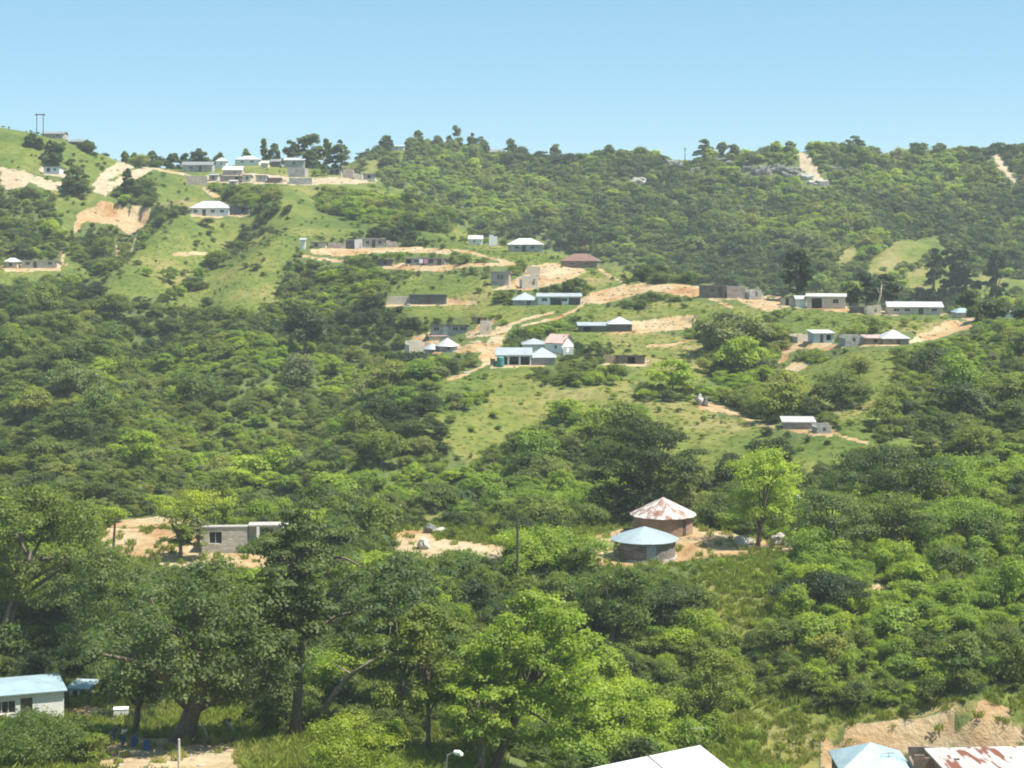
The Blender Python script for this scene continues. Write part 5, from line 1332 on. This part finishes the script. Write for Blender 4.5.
occ = {}
def free(x, y, r, k=0.62):
    c = 4.0; i0, j0 = int(x // c), int(y // c)
    for i in range(i0 - 2, i0 + 3):
        for j in range(j0 - 2, j0 + 3):
            for (a, b, q) in occ.get((i, j), ()):
                if (a - x) ** 2 + (b - y) ** 2 < (k * (q + r)) ** 2: return False
    return True
def put(x, y, r): occ.setdefault((int(x // 4.0), int(y // 4.0)), []).append((x, y, r))
for (label, u, Y, vt, vcb, wpx, *_r) in TREES:
    put((u - 512) / F * Y, Y, wpx * Y / F / 2 * 0.8)
for h in H: 
    for fx in (0.15, 0.5, 0.85): put(h['x'] + (fx - .5) * h['w'], h['Yf'] + h['depth'] / 2, 2.4)
for q in RON: put(q['x'], q['y'], 5.5)

PL = []     # x, y, z, class, tone, scale xy, scale z, radius, u, v, height
def cover(u, v):
    uu, vv = int(np.clip(u, 0, 1023)), int(np.clip(v, 0, 767))
    return cg[vv, uu], cs[vv, uu]
def choose_tone(x, y, u, v, g):
    n = float(fbm(x / 26, y / 26, 31, 3)) + g.normal() * 0.20
    if y < 236:
        n += 0.20 if u > 540 else 0.06
        if v < 560: n -= 0.12
        if 0.10 <= n < 0.26: n += (0.2 if g.random() < 0.7 else -0.12)
    elif y > 560: n -= 0.03
    elif 460 < u < 640 and y < 310: n += 0.17
    elif u > 780 and y < 300: n += 0.10
    if n < -0.30 and g.random() < 0.6: return 'deep'
    if n < -0.18: return 'dark'
    if n < 0.10: return 'mid'
    if n < 0.22: return 'olive'
    if n < 0.26: return 'grey'
    return 'bright'
def sow(y0, y1, cell, rmin, rmax, cls, pf, pg, seed, hk=1.0, u0=-9e9, u1=9e9):
    g = np.random.default_rng(seed)
    y = y0
    while y < y1:
        half = 0.345 * y
        for x in np.arange(-half, half, cell):
            px, py = x + g.uniform(0, cell), y + g.uniform(0, cell)
            r1, r2, r3, r4 = g.random(4)
            u = 512 + px * F / py; z = float(z_at(u, py)); v = HV - z * F / py
            if u < u0 or u > u1: continue
            off = u < 0 or u > 1023 or v > 767
            if not off and py > hit(u, v) + 3 + 0.022 * py: continue
            if u < -110 or u > 1134: continue
            gr, sa_ = cover(u, v)
            if sa_ and not off: continue
            if (v > 767 and u < 560) or (u > 800 and py < 162): continue
            pr = pg if gr else pf
            if r1 > pr: continue
            rad = rmin + (rmax - rmin) * r2 ** 1.6
            if gr: rad *= 0.7
            if not free(px, py, rad, 0.42 if cls == 'shrub' else 0.5): continue
            hgt = (rad * 1.55 if cls != 'shrub' else rad * 1.45) * hk * (0.68 + 0.62 * r3)
            fp = F / py
            km, ks = box_mean(int_keep, u - rad * fp * 0.9, v - hgt * fp * 0.95, u + rad * fp * 0.9, v)
            if ks > 3 and km > 0.07 and not off and not (py > 606 and u < 380): continue
            if not gr:
                gm, gs = box_mean(int_grass, u - rad * fp * 0.8, v - hgt * fp * 0.9, u + rad * fp * 0.8, v)
                if gm > 0.55 and not off and r4 < 0.85 and not (py > 606 and u < 380): continue
            put(px, py, rad)
            PL.append((px, py, z, cls, choose_tone(px, py, u, v, g), rad, hgt, u, v))
        y += cell
sow(585, 800, 6.0, 2.0, 3.9, 'far', 0.46, 0.02, 1, 0.85)
sow(585, 800, 2.5, 1.1, 2.2, 'far', 0.97, 0.05, 2, 0.8)
sow(236, 585, 6.0, 2.3, 4.0, 'tree', 0.26, 0.03, 3, 0.9)
sow(236, 585, 2.7, 1.0, 2.1, 'tree', 0.80, 0.04, 4, 0.8)
sow(236, 585, 1.6, 0.5, 1.1, 'shrub', 0.92, 0.06, 5, 0.9)
sow(606, 632, 3.6, 1.8, 3.2, 'far', 0.55, 0.45, 13, 0.8, 135, 385)
sow(572, 606, 4.2, 1.2, 2.4, 'far', 0.7, 0.16, 12, 0.8, 135, 385)
sow(140, 236, 3.4, 1.5, 2.5, 'shrub', 0.40, 0.03, 6, 1.05)
sow(140, 236, 1.9, 0.8, 1.6, 'shrub', 0.92, 0.12, 7, 1.05)
sow(140, 236, 1.2, 0.4, 0.8, 'shrub', 0.85, 0.22, 8, 1.0)

# which plants show largest from here (front to back cover)
cov = np.zeros((384, 512), bool)
order = np.argsort([p[1] for p in PL])
show = np.zeros(len(PL))
gyy, gxx = np.mgrid[0:384, 0:512]
for hh_ in sorted(TREES, key=lambda t: t[2]):
    pass
front = sorted([('t', t[2], t) for t in TREES] + [('p', PL[i][1], i) for i in order], key=lambda e: e[1])
for kind_, yy_, e in front:
    if kind_ == 't':
        label, u, Y, vt, vcb, wpx = e[:6]; cu, cv, ru, rv = u, (vt + vcb) / 2, wpx / 2 * 0.85, (vcb - vt) / 2 * 0.9
    else:
        px, py, z, cls, tone, rad, hgt, u, v = PL[e]; fp = F / py; cu, cv, ru, rv = u, v - hgt * fp * 0.5, rad * fp * 0.9, hgt * fp * 0.5
    x0, x1, y0, y1 = int(max((cu - ru) / 2, 0)), int(min((cu + ru) / 2 + 1, 512)), int(max((cv - rv) / 2, 0)), int(min((cv + rv) / 2 + 1, 384))
    if x1 <= x0 or y1 <= y0: continue
    mk = ((gxx[y0:y1, x0:x1] * 2 - cu) / max(ru, 1)) ** 2 + ((gyy[y0:y1, x0:x1] * 2 - cv) / max(rv, 1)) ** 2 < 1
    fresh = mk & ~cov[y0:y1, x0:x1]
    if kind_ == 'p': show[e] = fresh.sum()
    cov[y0:y1, x0:x1] |= mk
NT, NS = 300 - len(TREES), 295
it = [i for i in np.argsort(-show) if PL[i][3] != 'shrub' and show[i] > 0][:NT]
is_ = [i for i in np.argsort(-show) if PL[i][3] == 'shrub' and show[i] > 0][:NS]
single = set(it) | set(is_)
TN = {'deep': 'very dark green', 'dark': 'dark green', 'mid': 'mid green', 'bright': 'bright light green', 'olive': 'yellowish olive green', 'grey': 'greyish green'}
def region(u, v, y):
    if y > 560: return 'on the wooded far slope under the skyline' if u > 380 else 'near the ridge village'
    if y < 236:
        if u > 690: return 'in the thicket below the far right slope' if v < 640 else 'in the sunny thicket above the sand bank'
        if u > 500: return 'on the green bank below the rondavel knoll'
        return 'in the tree belt below the sandy terrace'
    if v > 440: return 'in the woods right behind the sandy terrace' if u < 520 else ('on the slope behind the rondavels' if u < 760 else 'on the lower slope right of the knoll tree')
    if u < 300: return 'in the wooded valley below the left hill' if v > 300 else 'on the left hill among grass spurs'
    if u < 480: return 'in the wooded valley below the house rows'
    if u < 720: return 'around the houses in the middle of the spur' if v < 370 else 'on the open grassy slope below the houses'
    return 'on the right hand slope below the spur end'
grng = np.random.default_rng(77)
lib_pts = []
for i, (px, py, z, cls, tone, rad, hgt, u, v) in enumerate(PL):
    opts = PROT[(cls, tone)]
    key, R0, H0 = opts[int(grng.integers(len(opts)))]
    sx = rad / R0; sz = hgt / H0; rz = grng.uniform(0, 6.28); sy = sx * grng.uniform(0.72, 1.25); tl = grng.normal() * 0.13, grng.normal() * 0.13
    if i in single:
        nm = 'shrub' if cls == 'shrub' else 'tree'
        reg = region(u, v, py)
        lb = '%s %s %s' % (TN[tone], 'leafy shrub' if nm == 'shrub' else ('large bushy tree' if rad > 2.9 else 'small bushy tree'), reg)
        gp = '%ss %s' % (TN[tone] + ' ' + nm, reg)
        cm, tm = KINDS[key]
        if nm == 'shrub':
            o = bpy.data.objects.new('shrub', cm); col.objects.link(o)
        else:
            o = empty('tree')
            for nn, mm in (('crown', cm), ('trunk', tm)):
                if mm: c = bpy.data.objects.new(nn, mm); col.objects.link(c); c.parent = o
        o.location = (px, py, z + CZ); o.rotation_euler = (*tl, rz); o.scale = (sx, sy, sz)
        tag(o, lb, nm, gp)
    else:
        lib_pts.append((px, py, z + CZ, rz, sx, sz, key, sy, *tl))

def scatter(name, pts, coll):
    pts = np.array(pts, float)
    me = bpy.data.meshes.new(name); me.vertices.add(len(pts)); me.vertices.foreach_set('co', pts[:, :3].ravel().astype(np.float32))
    for nm, ty, arr in (('turn', 'FLOAT_VECTOR', np.stack([pts[:, 8] if pts.shape[1] > 8 else pts[:, 3] * 0, pts[:, 9] if pts.shape[1] > 8 else pts[:, 3] * 0, pts[:, 3]], 1)), ('size', 'FLOAT_VECTOR', np.stack([pts[:, 4], pts[:, 7] if pts.shape[1] > 7 else pts[:, 4], pts[:, 5]], 1))):
        a = me.attributes.new(nm, ty, 'POINT'); a.data.foreach_set('vector', arr.ravel().astype(np.float32))
    a = me.attributes.new('pick', 'INT', 'POINT'); a.data.foreach_set('value', pts[:, 6].astype(np.int32))
    o = bpy.data.objects.new(name, me); col.objects.link(o)
    ng = bpy.data.node_groups.new(name, 'GeometryNodeTree')
    ng.interface.new_socket('Geometry', in_out='INPUT', socket_type='NodeSocketGeometry'); ng.interface.new_socket('Geometry', in_out='OUTPUT', socket_type='NodeSocketGeometry')
    N = ng.nodes; gi = N.new('NodeGroupInput'); go = N.new('NodeGroupOutput'); mp = N.new('GeometryNodeMeshToPoints'); iop = N.new('GeometryNodeInstanceOnPoints')
    ci = N.new('GeometryNodeCollectionInfo'); ci.inputs['Collection'].default_value = coll; ci.inputs['Separate Children'].default_value = True; ci.inputs['Reset Children'].default_value = True
    def attr(nm, ty):
        a = N.new('GeometryNodeInputNamedAttribute'); a.data_type = ty; a.inputs['Name'].default_value = nm; return a.outputs['Attribute']
    e2r = N.new('FunctionNodeEulerToRotation')
    Lk = ng.links.new
    Lk(gi.outputs[0], mp.inputs[0]); Lk(mp.outputs[0], iop.inputs['Points']); Lk(ci.outputs[0], iop.inputs['Instance']); iop.inputs['Pick Instance'].default_value = True
    Lk(attr('pick', 'INT'), iop.inputs['Instance Index']); Lk(attr('turn', 'FLOAT_VECTOR'), e2r.inputs[0]); Lk(e2r.outputs[0], iop.inputs['Rotation']); Lk(attr('size', 'FLOAT_VECTOR'), iop.inputs['Scale'])
    Lk(iop.outputs[0], go.inputs[0])
    md = o.modifiers.new('plants', 'NODES'); md.node_group = ng
    tag(o, kind='stuff'); return o
scatter('woodland', lib_pts, lib)
gp = []
g = np.random.default_rng(91)
def sow_grass(y0, y1, cell, pf, pg, k0, s0, s1):
    y = y0
    while y < y1:
        half = 0.30 * y; xs = np.arange(-half, half, cell); n = len(xs)
        px = xs + g.uniform(0, cell, n); py = y + g.uniform(0, cell, n); u = 512 + px * F / py
        z = z_at(u, py); v = HV - z * F / py; uu = np.clip(u, 0, 1023).astype(int); vv = np.clip(v, 0, 767).astype(int)
        ok = ~((u > 800) & (py < 160.2)) & (g.random(n) < np.where(cs[vv, uu], np.where(py < 150, 0.07, np.where(py < 164, 0.3, 0.11)), np.where(cg[vv, uu], pg, pf))) & (np.abs(py - depth_px(uu, vv)) < 5 + 0.02 * py)
        for i in np.nonzero(ok)[0]:
            s = g.uniform(s0, s1); gp.append((px[i], py[i], z[i] + CZ, g.uniform(0, 6.28), s, s * g.uniform(0.7, 1.3), k0 + int(g.integers(3))))
        y += cell
sow_grass(112, 136, 0.7, 0.8, 0.95, 0, 0.6, 1.1)
sow_grass(136, 236, 0.75, 0.4, 0.9, 0, 0.6, 1.2)
sow_grass(236, 480, 1.25, 0.15, 0.6, 3, 0.25, 0.5)
scatter('grass', gp, glib)
rlib = bpy.data.collections.new('rubble_library')
import bmesh
for k in range(3):
    bm = bmesh.new(); bmesh.ops.create_icosphere(bm, subdivisions=1, radius=0.5)
    for v in bm.verts: v.co *= 0.75 + 0.5 * random.random(); v.co.z *= 0.6
    me = bpy.data.meshes.new('stone'); bm.to_mesh(me); bm.free(); me.materials.append([ROCK, ROCKD, W['mud']][k]); rlib.objects.link(bpy.data.objects.new('stone_%03d' % k, me))
rp = []
def sow_rubble(y0, y1, cell, pr, s0, s1):
    y = y0
    while y < y1:
        xs = np.arange(-0.28 * y, 0.28 * y, cell); n = len(xs); px = xs + g.uniform(0, cell, n); py = y + g.uniform(0, cell, n); u = 512 + px * F / py
        z = z_at(u, py); v = HV - z * F / py; uu = np.clip(u, 0, 1023).astype(int); vv = np.clip(v, 0, 767).astype(int)
        for i in np.nonzero(cs[vv, uu] & (g.random(n) < pr) & (np.abs(py - depth_px(uu, vv)) < 5 + 0.02 * py))[0]:
            s_ = s0 + (s1 - s0) * g.random() ** 3; rp.append((px[i], py[i], z[i] + CZ, g.uniform(0, 6.28), s_, s_, int(g.integers(3))))
        y += cell
sow_rubble(118, 236, 0.7, 0.16, 0.12, 0.6); sow_rubble(236, 620, 1.3, 0.22, 0.25, 1.1)
scatter('rubble', rp, rlib)
print('PLANTS', len(PL), 'single', len(it), len(is_), 'grass', len(gp), 'houses', len(H))

# ------------------------------------------------------------------ people under the tree
SKIN = plain('skin', (0.10, 0.055, 0.035), 0.6, 0.1); SHIRT = plain('white_shirt', (0.72, 0.71, 0.68), 0.9, 0.06); JEANS = plain('blue_trousers', (0.05, 0.09, 0.22), 0.9, 0.15)
DARKTOP = plain('dark_blue_top', (0.03, 0.04, 0.08), 0.9, 0.2); HAIR = plain('black_hair', (0.012, 0.010, 0.009), 0.8)
def skinned(name, verts, edges, radii, mat, parent, root_i=0):
    me = bpy.data.meshes.new(name); me.from_pydata(verts, edges, []); o = bpy.data.objects.new(name, me); col.objects.link(o); o.parent = parent
    sk = o.modifiers.new('skin', 'SKIN'); sk.use_smooth_shade = True
    lay = me.skin_vertices[0].data if me.skin_vertices else None
    if lay is None:
        bpy.context.view_layer.objects.active = o
        bpy.ops.mesh.customdata_skin_add(); lay = me.skin_vertices[0].data
    for i, r in enumerate(radii): lay[i].radius = (r, r) if not isinstance(r, tuple) else r
    lay[root_i].use_root = True
    ss = o.modifiers.new('smooth', 'SUBSURF'); ss.levels = 1; ss.render_levels = 2
    me.materials.append(mat); return o
def person(label, p, rz, lean, top, legs_bent):
    """standing figure bending from the hips, reaching down in front (local +x is forward)"""
    rt = empty('person', p, rz); tag(rt, label, 'person')
    hipz = 0.86 - 0.28 * legs_bent; c, s = math.cos(lean), math.sin(lean)
    def B(f, h): return (f * c + h * s, 0, hipz + h * c - f * s)
    pel = (0, 0, hipz); waist = B(0.01, 0.2); chest = B(0.0, 0.42); neck = B(0.01, 0.56); hb_ = B(0.03, 0.66); ht = B(0.05, 0.80)
    V = [pel, waist, chest, neck, hb_, ht]; E = [(0, 1), (1, 2), (2, 3), (3, 4), (4, 5)]; Q = [0.14, (0.15, 0.11), (0.17, 0.12), 0.055, 0.085, 0.085]
    arms = []
    for sy in (-1, 1):
        sh = Vector(B(0.0, 0.48)) + Vector((0, sy * 0.19, 0)); el = sh + Vector((0.14, sy * 0.04, -0.25)); wr = el + Vector((0.2, -sy * 0.05, -0.12)); hd = wr + Vector((0.08, 0, -0.03))
        n = len(V); V += [tuple(sh), tuple(el), tuple(wr), tuple(hd)]; E += [(2, n), (n, n + 1), (n + 1, n + 2), (n + 2, n + 3)]; Q += [0.065, 0.045, 0.03, 0.04]
        for kf, (fy, L) in enumerate([(-0.03, 0.06), (-0.01, 0.075), (0.01, 0.07), (0.03, 0.055)]):
            a = hd + Vector((0.03, fy, 0)); b_ = a + Vector((L * 0.7, fy * 0.2, -L * 0.5)); m_ = len(V); V += [tuple(a), tuple(b_)]; E += [(n + 3, m_), (m_, m_ + 1)]; Q += [0.011, 0.009]
        th_ = hd + Vector((0.0, -sy * 0.045, 0.0)); m_ = len(V); V += [tuple(th_), tuple(th_ + Vector((0.04, -sy * 0.02, -0.015)))]; E += [(n + 3, m_), (m_, m_ + 1)]; Q += [0.013, 0.010]
        arms.append((sh, el, wr))
        hp = Vector((0, sy * 0.09, hipz - 0.05)); kn = Vector((0.05 + 0.3 * legs_bent, sy * 0.1, 0.46)); an = Vector((-0.02, sy * 0.1, 0.09)); toe = Vector((0.16, sy * 0.11, 0.04))
        n = len(V); V += [tuple(hp), tuple(kn), tuple(an), tuple(toe)]; E += [(0, n), (n, n + 1), (n + 1, n + 2), (n + 2, n + 3)]; Q += [0.095, 0.06, 0.045, 0.04]
        arms[-1] += (hp, kn, an)
    skinned('body', V, E, Q, SKIN, rt)
    V2 = [pel, waist, chest, B(0.0, 0.52)]; E2 = [(0, 1), (1, 2), (2, 3)]; Q2 = [(0.155, 0.13), (0.165, 0.13), (0.19, 0.14), 0.09]
    for a in arms: n = len(V2); V2 += [tuple(a[0]), tuple(a[0].lerp(a[1], 0.75))]; E2 += [(2, n), (n, n + 1)]; Q2 += [0.085, 0.068]
    skinned('shirt', V2, E2, Q2, top, rt)
    V3 = [pel]; E3 = []; Q3 = [0.155]
    for a in arms: n = len(V3); V3 += [tuple(a[3]), tuple(a[4]), tuple(a[5] + Vector((0, 0, 0.03)))]; E3 += [(0, n), (n, n + 1), (n + 1, n + 2)]; Q3 += [0.115, 0.082, 0.068]
    skinned('trousers', V3, E3, Q3, JEANS, rt)
    hv = [B(0.02, 0.74), B(0.035, 0.80), B(0.03, 0.85)]; skinned('hair', hv, [(0, 1), (1, 2)], [0.098, 0.105, 0.07], HAIR, rt)
def yard(u, v, Y):
    p = P(u, v, Y); p.z = G(u, Y).z; return p
person('person in white shirt and blue trousers bending over a blue drum', yard(122.5, 744, 136.0), R(-25), R(20), SHIRT, 0.1)
person('person in dark clothes stooping behind the one in white', yard(112.5, 741, 138), R(15), R(42), DARKTOP, 0.3)
